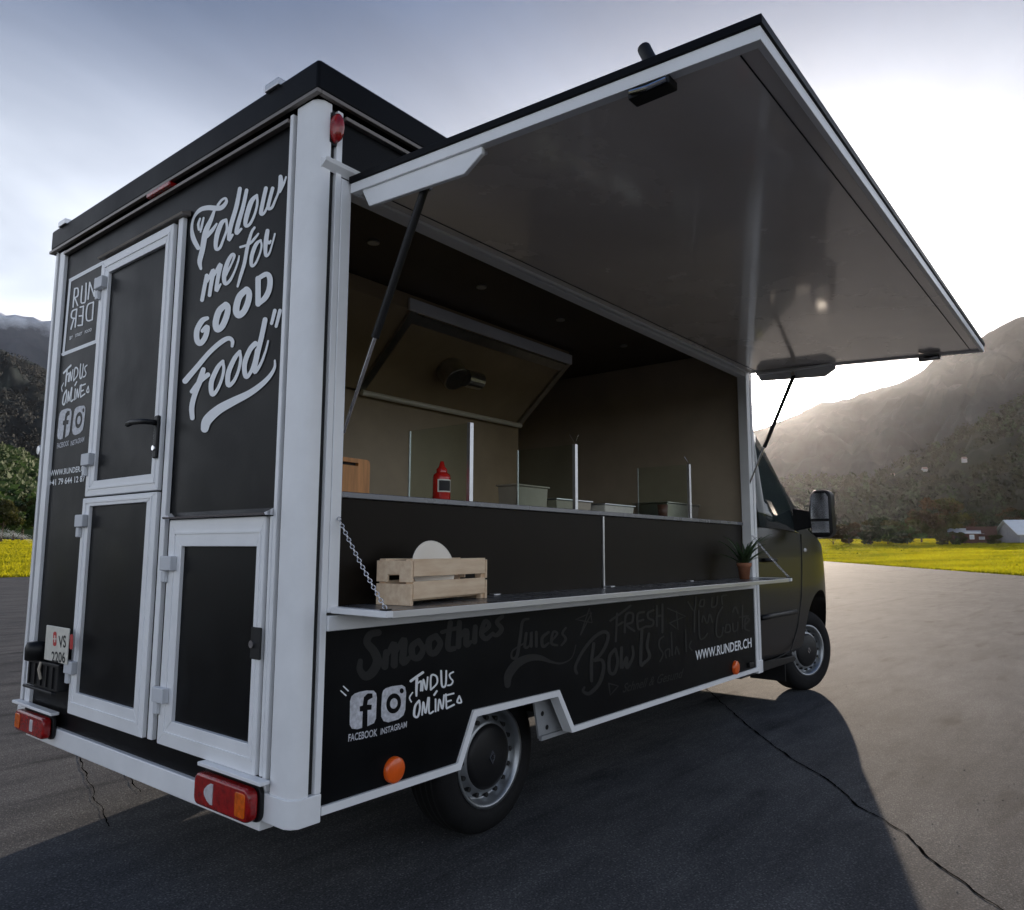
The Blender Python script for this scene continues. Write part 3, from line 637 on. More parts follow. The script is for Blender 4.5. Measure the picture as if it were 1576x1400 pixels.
# pocket beside the wheel
q4 = [on(px, py, 1, 0.09) for px, py in ((822, 1078), (869, 1064), (882, 1120), (830, 1137))]
wbo = MB().prism([(p.x, p.z) for p in q4], 1, 0.09, 0.10).build('wheel_box_plate', GREYPL, T)
MB().prism([(q4[3].x-.004, q4[3].z-.006), (q4[2].x, q4[2].z-.006), (q4[2].x, q4[2].z+.012), (q4[3].x, q4[3].z+.012)], 1, 0.075, 0.0895).build('plate_lip', GREYPL, wbo)
for px, py in ((835, 1098), (842, 1119)):
    p = on(px, py, 1, 0.088); MB().cyl(p, p+Vector((0, .001, 0)), 0.011, 12).build('bolt_hole', SEAL, wbo)
for a in ((0.0601, 0.519), (1.681, 2.119)): bx('wheel_house', UNDRB, T, 0.762, 1.598, a[0], a[1], 0.675, 0.70)
bx('chassis_rail', UNDRB, T, 0.1, 5.9, 0.62, 0.72, 0.30, 0.42); bx('chassis_rail', UNDRB, T, 0.1, 5.9, 1.48, 1.58, 0.30, 0.42)
MB().cyl((1.19, 0.3, 0.30), (1.19, 1.9, 0.30), 0.05, 12).build('rear_axle', UNDRB, T)
bx('fuel_tank', UNDRB, T, 2.3, 3.2, 0.75, 1.45, 0.22, 0.40, bevel=0.03)
bx('spare_wheel_tray', UNDRB, T, 0.25, 0.9, 0.8, 1.4, 0.25, 0.38, bevel=0.03)

# ---------- round reflectors
for x, z in ((0.405, 0.474), (3.318, 0.470)):
    r = MB().lathe([(0.0, -0.012), (0.036, -0.012), (0.042, -0.008), (0.043, 0.006)], 1, 28).mesh('side_reflector'); ro = place('side_reflector', r, ORNG, T, smooth=True); ro.location = (x, -0.002, z)
MB().box(3.53, 3.60, -0.012, 0.004, 0.445, 0.475).build('side_latch', BPLAS, T, bevel=0.004)

# ---------- rear: bar, doors, hatch
bx('rear_bar', WHITE, T, -0.004, 0.05, 0.154, 2.052, 0.352, 0.4295, bevel=0.005)
bx('lamp_bracket', WHITE, T, -0.04, -0.0045, 0.105, 0.47, 0.500, 0.5125, bevel=0.003)
bx('lamp_bracket', WHITE, T, -0.04, -0.0045, 1.69, 2.15, 0.490, 0.503, bevel=0.003)
def framed_leaf(name, y0, y1, z0, z1, gy0, gy1, gz0, gz1, par, label):
    """door leaf: frame of four mitred bars, fine inner bead, sunken black infill"""
    x0, x1 = -0.014, 0.013
    d = MB()
    d.prism([(y0, z0), (y1, z0), (gy1, gz0), (gy0, gz0)], 0, x0, x1); d.prism([(y1, z0), (y1, z1), (gy1, gz1), (gy1, gz0)], 0, x0, x1)
    d.prism([(y1, z1), (y0, z1), (gy0, gz1), (gy1, gz1)], 0, x0, x1); d.prism([(y0, z1), (y0, z0), (gy0, gz0), (gy0, gz1)], 0, x0, x1)
    o = d.build(name, WHITE2, par, bevel=0.003)
    if label: o['label'] = label
    my0, my1, mz0, mz1 = (y0+gy0)/2, (y1+gy1)/2, (z0+gz0)/2, (z1+gz1)/2; w = 0.004
    b = MB(); b.box(x0-.004, x0+.001, my0, my1, mz0-w, mz0+w); b.box(x0-.004, x0+.001, my0, my1, mz1-w, mz1+w); b.box(x0-.0041, x0+.001, my0-w, my0+w, mz0-w, mz1+w); b.box(x0-.0041, x0+.001, my1-w, my1+w, mz0-w, mz1+w)
    b.build('frame_bead', WHITE2, o)
    bx('infill_panel', BLACK, o, 0.0, 0.012, gy0-.002, gy1+.002, gz0-.002, gz1+.002)
    return o
up = framed_leaf('door_leaf', 0.915, 1.575, 1.437, 2.518, 0.975, 1.495, 1.503, 2.447, T, 'upper half of the entry door')
lo = framed_leaf('door_leaf', 0.915, 1.590, 0.513, 1.430, 0.995, 1.518, 0.606, 1.405-.012, T, 'lower half of the entry door')
ha = framed_leaf('hatch_door', 0.178, 0.802, 0.513, 1.318, 0.222, 0.706, 0.603, 1.220, T, 'low storage hatch door')
jm = MB().box(-0.006, 0.013, 0.856, 0.892, 0.513, 2.53); jm.build('door_jamb', WHITE2, T, bevel=0.003); bx('door_gap', SEAL, T, 0.002, 0.0125, 0.893, 0.914, 0.515, 2.52)
bx('hatch_jamb', WHITE2, T, -0.006, 0.013, 0.1535, 0.166, 0.513, 1.318, bevel=0.003); bx('hatch_gap', SEAL, T, 0.002, 0.0125, 0.1665, 0.1775, 0.515, 1.318)
MB().prism([(0.012, 2.532), (-0.022, 2.532), (-0.026, 2.540), (0.012, 2.556)], 1, 0.83, 1.60).build('drip_rail', BRONZE, T)
MB().prism([(0.0, 1.321), (-0.032, 1.321), (-0.036, 1.328), (0.0, 1.345)], 1, 0.1535, 0.82).build('drip_rail', CHROME, T)
def hinge(y, z, par):
    h = MB().box(-0.040, -0.0145, y-0.035, y+0.045, z-0.018, z+0.035).build('hinge', PLAST, par, bevel=0.004)
    MB().box(-0.030, -0.0147, y+0.022, y+0.052, z-0.062, z-0.019).build('hinge_pin', PLAST, h, bevel=0.004)
hinge(1.535, 2.395, up); hinge(1.535, 1.59, up); hinge(1.552, 1.322, lo); hinge(1.552, 0.70, lo); hinge(0.765, 1.15, ha); hinge(0.765, 0.68, ha)
hd = MB(); hd.box(-0.028, -0.0145, 0.918, 0.948, 1.56, 1.73); hdo = hd.build('door_handle', BPLAS, up, bevel=0.006)
MB().tube([(-0.028, 0.932, 1.70), (-0.062, 0.935, 1.70), (-0.068, 0.955, 1.702), (-0.066, 1.05, 1.708), (-0.060, 1.10, 1.706)], 0.011, 10).build('lever', BPLAS, up, smooth=True)
MB().cyl((-0.028, 0.933, 1.60), (-0.034, 0.933, 1.60), 0.010, 14).build('lock', CHROME, up, smooth=False)
lt = MB().box(-0.022, -0.0142, 0.165, 0.220, 0.865, 0.965).build('latch_plate', SEAL, ha, bevel=0.004)
MB().cyl((-0.022, 0.205, 0.912), (-0.030, 0.205, 0.912), 0.012, 14).build('lock', CHROME, ha)
# knob on the far rear post
kn = MB().lathe([(0.0, 0.02), (0.022, 0.018), (0.030, 0.0), (0.022, -0.018), (0.0, -0.02)], 0, 12, (0.03, 2.235, 1.70)); kn.box(0.02, 0.04, 2.2, 2.24, 1.69, 1.71); kn.build('post_knob', ALU, T)

# ---------- tail lights: black base, red body, amber end, pale reversing lens
def tail_light(y0, y1, z0, z1, flip):
    def rr(a0, a1, b0, b1, r):
        out = []
        for cx, cy, s in ((a1-r, b1-r, 0), (a0+r, b1-r, 1), (a0+r, b0+r, 2), (a1-r, b0+r, 3)):
            for k in range(5): a = (s+k/4)*pi/2; out.append((cx+r*cos(a), cy+r*sin(a)))
        return out
    b = MB().prism(rr(y0-.006, y1+.006, z0-.006, z1+.006, .03), 0, -0.020, -0.0045).build('tail_light', BPLAS, T, bevel=0.004)
    MB().prism(rr(y0, y1, z0, z1, .026), 0, -0.058, -0.0205).build('red_lens', REDL, b, bevel=0.010)
    wdt = y1-y0; a0, a1 = (y0+.016, y0+.016+wdt*.17) if not flip else (y1-.016-wdt*.17, y1-.016)
    MB().prism(rr(a0, a1, z0+.014, z1-.014, .008), 0, -0.061, -0.057).build('amber_lens', AMBL, b, bevel=0.002)
    yc = y0+wdt*.70 if not flip else y0+wdt*.38
    q = [(yc-0.026+0.052*t, z0+.018+(z1-z0-.036)*(t2)) for t, t2 in ((0, 0), (0.25, .0), (0.6, .12), (0.95, .35), (1, .5), (0.95, .65), (.6, .88), (.25, 1), (0, 1))]
    if flip: q = [(yc-.014, z0+.02), (yc+.014, z0+.02), (yc+.018, (z0+z1)/2), (yc+.014, z1-.02), (yc-.014, z1-.02)]
    MB().prism(q, 0, -0.061, -0.0572).build('reversing_lens', CLRL, b, bevel=0.002)
tail_light(0.135, 0.455, 0.388, 0.488, False); tail_light(1.715, 2.050, 0.388, 0.478, True)

# ---------- number plate, its carrier and small bits beside the door
pc = MB().box(-0.05, 0.013, 1.62, 1.96, 0.600, 0.712); pc.box(-0.058, -0.0505, 1.60, 1.97, 0.700, 0.716); pc.box(-0.07, -0.0505, 1.62, 1.95, 0.590, 0.602)
pco = pc.build('plate_carrier', BPLAS, T, bevel=0.004)
for k in range(5): bx('carrier_rib', BPLAS, pco, -0.057, -0.0502, 1.66+k*.065, 1.672+k*.065, 0.61, 0.70)
MB().tube([(-0.058, 1.79, 0.712), (-0.066, 1.785, 0.68), (-0.06, 1.772, 0.64)], 0.006, 6).build('cable', BEIGE, pco)
MB().lathe([(0.0, 0.0), (0.05, 0.0), (0.052, 0.05), (0.045, 0.075), (0.0, 0.08)], 2, 20, (-0.045, 1.87, 0.716)).build('plate_lamp', BPLAS, pco, smooth=True)
npl = MB().box(-0.048, -0.042, 1.545, 1.79, 0.722, 0.872).build('number_plate', PLTW, T, bevel=0.003)

# ---------- lettering -------------------------------------------------------
def catmull(pts, n=7):
    out = []
    P = [pts[0]]+list(pts)+[pts[-1]]
    for i in range(1, len(P)-2):
        for k in range(n):
            t = k/n; out.append(tuple(0.5*((2*P[i][c])+(-P[i-1][c]+P[i+1][c])*t+(2*P[i-1][c]-5*P[i][c]+4*P[i+1][c]-P[i+2][c])*t*t+(-P[i-1][c]+3*P[i][c]-3*P[i+1][c]+P[i+2][c])*t**3) for c in range(3)))
    out.append(tuple(pts[-1])); return out
def rear_map(e): return lambda px, py, k: on(px, py, 0, 0.0125+e-0.00002*k)       # flat on the rear wall
def side_map(e): return lambda px, py, k: on(px, py, 1, 0.0030+e-0.00002*k)       # flat on the lower side panel
class Ink:
    """Vinyl lettering drawn as ribbons of varying width, laid flat on a panel."""
    def __init__(s, fn, org=(0, 0), sc=1.0, aff=None): s.g = MB(); s.fn = fn; s.org = org; s.sc = sc; s.k = 0.0; s.aff = aff
    def px(s, x, y):
        if s.aff: x, y = s.aff(x, y)
        return s.org[0]+x/s.sc, s.org[1]+y/s.sc
    def stroke(s, pts, w=None, straight=False):
        pts = [(p[0], p[1], (p[2] if len(p) > 2 else w)) for p in pts]
        c = [tuple(p) for p in pts] if straight else catmull(pts)
        if straight:
            c2 = []
            for a, b in zip(c[:-1], c[1:]): c2 += [a, tuple(a[i]+(b[i]-a[i])*.5 for i in range(3))]
            c = c2+[c[-1]]
        n = len(c); L_, R_ = [], []
        for i in range(n):
            a = c[max(i-1, 0)]; b = c[min(i+1, n-1)]; dx, dy = b[0]-a[0], b[1]-a[1]; l = hypot(dx, dy) or 1; nx, ny = -dy/l, dx/l; w_ = max(1.0, c[i][2])/2
            L_.append((c[i][0]+nx*w_, c[i][1]+ny*w_)); R_.append((c[i][0]-nx*w_, c[i][1]-ny*w_))
        k0 = s.k; o = len(s.g.v)
        for i in range(n):
            for q in (L_[i], R_[i]): s.g.v.append(tuple(s.fn(*s.px(*q), k0+i*0.05)))
        s.g.f += [(o+2*i, o+2*i+1, o+2*i+3, o+2*i+2) for i in range(n-1)]
        for (i, j) in ((0, 1), (n-1, n-2)):   # round ends
            cx, cy, w_ = c[i][0], c[i][1], max(1.0, c[i][2])/2; a0 = atan2(c[i][1]-c[j][1], c[i][0]-c[j][0]); o = len(s.g.v)
            for q in range(7): a = a0-pi/2+pi*q/6; s.g.v.append(tuple(s.fn(*s.px(cx+cos(a)*w_, cy+sin(a)*w_), k0+i*0.05)))
            s.g.f.append(tuple(range(o, o+7)))
        s.k = k0+n*0.05+0.1
    def strokes(s, L_, w=None, straight=False):
        for st in L_: s.stroke(st, w, straight)
    def poly(s, outline, holes=()):
        cu = bpy.data.curves.new('shape', 'CURVE'); cu.dimensions = '2D'; cu.fill_mode = 'BOTH'
        for pl in [outline]+list(holes):
            sp = cu.splines.new('POLY'); sp.points.add(len(pl)-1); sp.use_cyclic_u = True
            for p, q in zip(sp.points, pl): p.co = (q[0], q[1], 0, 1)
        s._take(cu)
    def text(s, txt, p0, p1, up, bold=0.0, shear=0.0):
        """built-in font, baseline p0 to p1, letters rising along up"""
        cu = bpy.data.curves.new('text', 'FONT'); cu.body = txt; cu.offset = bold; cu.resolution_u = 3; cu.shear = shear
        s._take(cu, (p0, p1, up))
    def _take(s, cu, frame=None):
        ob = bpy.data.objects.new('tmp', cu); COL.objects.link(ob); dg = bpy.context.evaluated_depsgraph_get(); me = bpy.data.meshes.new_from_object(ob.evaluated_get(dg))
        vs = [v.co.copy() for v in me.vertices]; fs = [tuple(p.vertices) for p in me.polygons]
        bpy.data.objects.remove(ob); bpy.data.meshes.remove(me)
        if frame:
            p0, p1, up = frame; x0 = min(v.x for v in vs); x1 = max(v.x for v in vs); h = 0.72
            vs = [(p0[0]+(p1[0]-p0[0])*(v.x-x0)/(x1-x0)+up[0]*v.y/h, p0[1]+(p1[1]-p0[1])*(v.x-x0)/(x1-x0)+up[1]*v.y/h) for v in vs]
        o = len(s.g.v); s.g.v += [tuple(s.fn(*s.px(v[0], v[1]), s.k)) for v in vs]; s.g.f += [tuple(i+o for i in f) for f in fs]; s.k += 0.3
    def done(s, name, M, parent): return s.g.build(name, M, parent, fix=False)

A = Ink(rear_map(0), (280, 250), 8.235)
A.strokes([
 [(205,1080,55),(145,960,60),(125,820,36),(155,690,32),(230,600,52),(330,572,62),(430,578,66),(505,568,58),(562,500,42),(550,452,30),(500,478,30),(455,540,34)],
 [(410,610,34),(370,720,52),(300,880,70),(260,1100,66),(225,1250,60),(240,1345,34)], [(310,935,55),(380,862,48),(440,775,25)],
 [(230,710,25),(208,780,32),(215,850,30)], [(275,700,25),(252,800,32),(235,880,20)],
 [(560,722,32),(500,770,56),(442,930,60),(430,1085,46),(480,1080,36),(530,960,32),(570,840,32),(562,730,32)],
 [(735,330,50),(690,560,55),(620,800,55),(595,975,46),(642,915,30)], [(820,350,45),(775,560,50),(712,780,55),(692,895,46),(752,840,30)],
 [(950,412,32),(880,495,60),(820,680,60),(806,795,46),(860,780,36),(920,660,32),(955,520,32),(950,415,32)],
 [(1065,325,50),(1030,480,50),(1002,640,50),(1045,635,32),(1090,540,26)], [(1150,325,45),(1112,470,45),(1092,575,45),(1140,570,36),(1185,470,30),(1225,370,32),(1252,260,62),(1250,178,50)],
 [(1320,182,22),(1290,270,30),(1240,370,34)]])
A.org = (280, 340)
A.strokes([
 [(315,690,50),(285,840,50),(255,1000,50)], [(318,770,30),(398,622,50),(370,800,50),(350,940,46)], [(382,730,30),(488,548,50),(460,700,50),(436,880,46),(490,800,25)],
 [(548,690,44),(620,560,26),(664,445,34),(636,425,40),(580,520,54),(536,680,58),(548,792,46),(610,750,36),(670,630,26),(712,510,26),(726,442,18)],
 [(920,82,30),(880,150,36),(830,330,45),(790,540,45),(742,700,40),(706,828,28)], [(740,330,30),(850,292,30),(920,222,34),(968,160,24)],
 [(1000,242,26),(940,295,48),(886,440,50),(882,562,40),(930,540,30),(985,420,26),(1010,310,26),(996,240,24)],
 [(1085,122,50),(1068,230,58),(1058,340,50),(1066,438,40),(1110,400,26),(1150,270,22),(1178,162,24)], [(1078,250,40),(1105,280,34),(1125,250,26)]])
A.org = (270, 400); A.sc = 5.0
A.strokes([
 [(245,447,30),(205,468,42),(166,540,42),(166,615,42),(192,640,42),(230,592,40),(245,515,38),(208,545,30)],
 [(388,342,44),(336,392,48),(310,480,48),(322,533,48),(360,508,46),(394,430,46),(404,362,42),(386,342,44)],
 [(548,226,46),(492,282,50),(467,380,50),(487,424,50),(530,390,46),(562,310,46),(566,248,44),(546,226,46)],
 [(636,142,42),(636,230,42),(636,338,42)], [(636,142,34),(700,108,38),(727,142,42),(722,220,42),(692,288,42),(638,338,34)],
 [(765,388,28),(740,488,24)], [(805,388,28),(775,510,24)],
 [(75,930,45),(160,830,40),(260,712,36),(350,632,38),(408,602,34),(438,622,30),(436,662,22)], [(215,842,36),(190,922,45),(150,1030,40),(126,1130,40),(130,1215,36)], [(125,1012,30),(180,942,35),(250,882,36)],
 [(365,778,25),(322,832,35),(277,940,38),(282,1032,35),(320,1000,26),(355,920,23),(372,840,23),(364,780,24)],
 [(495,702,25),(452,762,35),(407,870,38),(407,962,35),(450,930,26),(485,850,23),(502,762,23),(494,704,24)],
 [(615,642,40),(572,692,38),(532,800,38),(542,897,35),(580,860,26),(610,770,25),(625,690,24)], [(690,458,38),(665,580,38),(632,720,38),(607,858,35),(650,810,23),(690,712,18),(714,622,14)],
 [(225,1298,60),(245,1232,74),(330,1152,70),(440,1090,62),(560,1030,50),(650,968,42),(720,900,32),(762,830,22),(765,772,14)]])
A.done('slogan_lettering', VINYL, rear)

D = Ink(rear_map(0), (70, 390), 7.78)
D.strokes([[(300,318),(705,100)], [(208,1206),(615,1048)]], 40, True); D.strokes([[(296,325),(212,1215)], [(692,105),(606,1055)]], 26, True)
D.strokes([[(330,640),(350,420)], [(350,420),(388,418),(388,500),(348,530)], [(352,530),(385,620)], [(440,390),(426,570),(450,590),(478,560),(488,355)], [(510,545),(530,345)], [(530,345),(585,510)], [(585,510),(600,300)],
 [(355,880),(375,665)], [(375,665),(322,690),(312,765),(360,775)], [(340,775),(305,905)], [(440,855),(455,630)], [(455,632),(415,642)], [(446,742),(405,748)], [(440,855),(390,862)], [(560,790),(575,580)], [(575,582),(510,612),(490,700),(492,785),(515,805),(560,790)]], 17)
D.text('BY', (288,1035), (325,1020), (3,-42), .01); D.text('STREET', (355,1002), (437,972), (3,-38), .01); D.text('FOOD', (470,960), (550,925), (3,-38), .01)
D.done('logo_lettering', VINYL, rear)

FIND = [[(880,210,30),(950,158,30),(1020,110,30)], [(950,180,32),(945,300,30),(945,380,22)], [(945,245,22),(990,212,20)], [(1000,210,20),(995,320,20)], [(1015,320,19),(1026,190,19),(1058,310,21),(1075,165,19)],
 [(1110,310,20),(1115,150,22),(1175,155,22),(1182,235,20),(1112,310,20)], [(1230,92,22),(1240,262,24),(1282,255,22),(1290,92,20)], [(1370,105,19),(1330,130,19),(1335,170,18),(1365,210,19),(1345,250,19),(1308,260,19)],
 [(1180,325,22),(1150,370,24)], [(900,342,15),(866,400,17),(886,450,17)],
 [(975,435,24),(930,500,26),(920,605,28),(960,620,24),(985,520,22),(978,440,24)], [(1010,600,20),(1025,450,20),(1050,580,22),(1080,402,20)], [(1092,402,20),(1092,575,20),(1140,560,20)], [(1166,420,20),(1166,560,20)],
 [(1195,550,20),(1210,420,20),(1245,530,22),(1265,372,20)], [(1285,362,20),(1292,520,20)], [(1285,375,20),(1375,352,20)], [(1290,450,20),(1345,432,20)], [(1295,525,22),(1380,482,22)], [(1440,382,20),(1416,450,22),(1463,455,20),(1445,388,16)]]
ICON_F = [(178,440),(195,388),(230,355),(290,334),(370,318),(450,320),(480,350),(488,400),(478,640),(455,695),(378,732),(380,545),(425,540),(430,482),(376,482),(385,432),(440,400),(436,352),(382,352),(338,395),(325,492),(290,502),(290,562),(325,560),(317,750),(260,766),(200,760),(174,715)]
def ell(cx, cy, rx, ry, sk=0.0, n=26): return [(cx+rx*cos(2*pi*i/n), cy+ry*sin(2*pi*i/n)+sk*rx*cos(2*pi*i/n)) for i in range(n)]
ICON_C = [(548,360),(562,318),(592,292),(660,270),(780,255),(815,280),(826,340),(816,540),(795,605),(735,652),(622,686),(565,672),(538,620),(538,520)]
def icons(I):
    I.poly(ICON_F); I.poly(ICON_C, [ell(682,468,86,116,-.15), ell(775,322,24,30)]); I.poly(ell(684,468,44,60,-.15))
F_ = Ink(side_map(0), (515, 1020), 7.505)
F_.strokes(FIND); F_.done('contact_lettering', VINYL, low)
F0_ = Ink(side_map(0), (515, 1020), 7.505); F0_.strokes([[(72,322,14),(130,375,17)], [(102,270,14),(156,322,17)]]); F0_.done('quotation_mark', VINYL, low)
F2_ = Ink(side_map(0), (515, 1020), 7.505); icons(F2_); F2_.text('FACEBOOK', (158,908), (492,842), (4,-86), .015); F2_.text('INSTAGRAM', (530,828), (832,742), (4,-72), .015)
F2_.done('icon_lettering', VINYLG, low)
def affine(a, b):
    (x0, y0), (x1, y1), (x2, y2) = a; (u0, v0), (u1, v1), (u2, v2) = b; det = (x1-x0)*(y2-y0)-(x2-x0)*(y1-y0)
    def f(x, y):
        s = ((x-x0)*(y2-y0)-(x2-x0)*(y-y0))/det; t = ((x1-x0)*(y-y0)-(x-x0)*(y1-y0))/det
        return u0+(u1-u0)*s+(u2-u0)*t, v0+(v1-v0)*s+(v2-v0)*t
    return f
E1 = Ink(rear_map(0), (70, 540), 6.364, affine([(880,210),(1370,90),(930,620)], [(178,215),(408,128),(172,520)])); E1.strokes([[(p[0], p[1], p[2]*1.0) for p in st] for st in FIND]); E1.done('contact_lettering', VINYL, rear)
E2 = Ink(rear_map(0), (70, 540), 6.364, affine([(180,420),(815,270),(200,760)], [(135,625),(390,545),(122,860)])); icons(E2)
E2.aff = None; E2.text('FACEBOOK', (112,955), (228,925), (3,-52), .015); E2.text('INSTAGRAM', (245,930), (378,885), (3,-50), .015); E2.done('icon_lettering', VINYLG, rear)
E3 = Ink(rear_map(0), (70, 540), 6.364); E3.text('WWW.RUNDER.CH', (45,1225), (400,1172), (3,-56), .02); E3.text('+41 79 644 12 87', (35,1320), (385,1275), (3,-60), .02); E3.done('address_lettering', VINYL, rear)
H_ = Ink(side_map(0), (870, 900), 5.084); H_.text('WWW.RUNDER.CH', (1020,588), (1458,484), (-2,-74), .02); H_.done('address_lettering', VINYL, low)

G_ = Ink(side_map(0), (540, 930), 4.503)
G_.strokes([
 [(190,195,48),(135,208,50),(112,262,52),(160,325,60),(184,395,64),(150,468,64),(100,498,58),(62,450,45),(66,392,35)], [(245,330,42),(235,430,50)], [(255,345,30),(300,272,42),(300,420,50)], [(312,330,30),(370,242,42),(360,398,50),(410,365,30)],
 [(470,252,40),(425,292,45),(430,360,45),(470,368,45),(500,310,40),(470,255,40)], [(500,300,20),(545,262,20)], [(590,217,40),(542,252,45),(547,328,45),(585,333,45),(620,270,40),(590,220,40)], [(690,125,35),(672,295,40),(715,305,36)], [(632,192,28),(740,162,28)],
 [(752,125,35),(745,290,40)], [(752,230,28),(800,182,40),(800,278,40),(832,258,24)], [(862,155,34),(857,258,38)], [(900,202,24),(958,150,30),(930,115,30),(905,200,36),(937,238,34),(985,200,24)], [(1050,84,26),(1012,122,30),(1045,170,34),(1010,213,30),(975,203,18)]])
G_.strokes([
 [(1230,100,16),(1190,120,20),(1172,240,22),(1150,358,22),(1116,370,16),(1122,320,12),(1200,270,12)], [(1215,200,20),(1206,295,20),(1240,280,14),(1250,192,20),(1250,290,20)], [(1285,192,20),(1285,290,20)], [(1370,192,18),(1326,232,22),(1332,292,22),(1370,268,14)],
 [(1395,250,12),(1430,202,16),(1402,192,16),(1390,268,20),(1430,283,14)], [(1490,162,14),(1466,200,16),(1490,240,18),(1460,283,14)],
 [(1085,558,42),(1092,490,58),(1150,412,60),(1230,372,50),(1310,370,38),(1390,398,18),(1460,408,12),(1530,370,8),(1560,280,6)]])
G_.org = (870, 900); G_.sc = 5.084
G_.strokes([[(120,390),(190,178),(210,295),(82,270),(208,215),(120,390)], [(800,182),(940,245),(815,298)], [(870,205),(882,350),(815,298)], [(340,770),(415,790),(352,862),(340,770)]], 10, True)
G_.strokes([[(352,280),(430,225),(510,162)], [(405,225),(400,330),(395,440)], [(400,322),(450,292)], [(465,370),(475,235),(528,225),(522,290),(478,312),(540,360)], [(615,212),(566,232),(572,343),(620,330)], [(568,287),(610,272)], [(690,197),(646,222),(652,260),(690,282),(678,320),(630,325)], [(716,165),(716,320)], [(760,152),(760,370)], [(716,246),(760,236)]], 17)
G_.strokes([[(90,690,24),(78,640,22),(130,530,24),(215,420,26),(295,368,26),(335,390,26),(318,470,26),(270,550,24),(225,592,22),(285,588,24),(300,655,28),(265,770,30),(190,848,30),(140,832,22),(150,800,16)], [(222,460,26),(205,600,28),(205,750,26)],
 [(390,502,24),(346,562,26),(346,678,26),(385,688,26),(410,600,24),(392,505,24)], [(440,492,24),(440,648,26),(480,565,20),(482,648,26),(530,560,22),(525,482,20)], [(600,345,22),(590,615,26),(622,598,18)], [(655,382,20),(640,480,24),(660,560,26),(612,618,20)]])
G_.strokes([[(770,402),(737,432),(737,490),(765,540),(740,600)], [(790,570),(782,520),(815,502),(815,558)], [(830,372),(836,550)], [(860,540),(870,482),(890,540)], [(940,352),(946,520)], [(985,442),(970,480),(990,510)],
 [(960,132),(1010,202),(1022,92)], [(1010,202),(1010,368)], [(1060,120),(1048,160),(1080,165),(1085,115),(1060,120)], [(1150,100),(1145,170),(1180,160),(1190,90)], [(1230,150),(1225,90),(1262,80)],
 [(1045,200),(1050,400),(1080,420),(1112,380)], [(1070,290),(1080,240),(1110,300),(1130,230),(1150,290)], [(1230,172),(1190,252),(1182,388),(1220,402),(1236,332)], [(1260,312),(1252,368),(1290,360),(1285,312),(1260,312)], [(1310,302),(1316,360),(1345,350),(1350,292)], [(1310,212),(1330,172),(1350,220)], [(1386,162),(1386,340)], [(1365,252),(1430,242)], [(1400,320),(1440,272),(1412,262),(1406,340),(1440,358)]], 12)
G_.text('Schnell & Gesund', (450,842), (922,722), (6,-72), .01, .3)
G_.done('tonal_lettering', TONAL, low)
# number plate printing
PL = Ink(lambda px, py, k: on(px, py, 0, -0.0486-0.00002*k), (30, 950), 11.67)
PL.text('VS', (700,540), (835,535), (0,-215), .02); PL.text('2206', (575,795), (820,812), (0,-190), .02); PL.done('plate_numbers', BPLAS, npl)
for a, b in (((635,285),(632,485)), ((935,330),(930,545))):
    PR_ = Ink(lambda px, py, k: on(px, py, 0, -0.0486-0.00002*k), (30, 950), 11.67); PR_.strokes([[a, b]], 60, True); PR_.done('plate_shield', PLTR, npl)
PX_ = Ink(lambda px, py, k: on(px, py, 0, -0.0490-0.00002*k), (30, 950), 11.67); PX_.strokes([[(634,330),(633,440)], [(608,385),(660,386)]], 18, True); PX_.done('plate_cross', PLTW, npl)

# ---------- raised serving hatch, hinged along the top of the opening
HX0, HX1, HW = 0.135, 3.705, 1.412
SL = -0.052                                     # slight droop per metre outwards
def hz0(y): return 2.414+SL*(-y)   # underside height at distance -y
AW = MB().prism([(-0.012, hz0(-0.012)+0.012), (-HW, hz0(-HW)+0.012), (-HW, hz0(-HW)+0.036), (-0.012, hz0(-0.012)+0.036)], 0, HX0+0.03, HX1-0.03).build('serving_hatch', UNDER, T)
AW['label'] = 'raised serving hatch with pale glossy underside'
def hatch_bar(name, M, x0, x1, y0, y1, dz0, dz1, bev=0.002):
    MB().prism([(y0, hz0(y0)+dz0), (y1, hz0(y1)+dz0), (y1, hz0(y1)+dz1), (y0, hz0(y0)+dz1)], 0, x0, x1).build(name, M, AW, bevel=bev)
hatch_bar('hatch_skin', CAPBLK, HX0-0.006, HX1+0.006, -0.010, -HW-0.024, 0.037, 0.060)
hatch_bar('hatch_frame', WHITE, HX0, HX0+0.0295, -0.012, -HW-0.018, 0.002, 0.0365)
hatch_bar('hatch_frame', WHITE, HX1-0.0295, HX1, -0.012, -HW-0.018, 0.002, 0.0365)
hatch_bar('hatch_frame', WHITE, HX0+0.030, HX1-0.030, -HW+0.0005-0.0008, -HW-0.018, 0.002, 0.0365)
hatch_bar('hatch_frame', WHITE, HX0+0.030, HX1-0.030, -0.012, -0.030, 0.0, 0.0115)
for y0, y1, x0, x1 in ((-0.07, -0.073, 0.18, 3.66), (-1.365, -1.368, 0.18, 3.66)): hatch_bar('panel_joint', SEAL, x0, x1, y0, y1, 0.0095, 0.0118, 0)
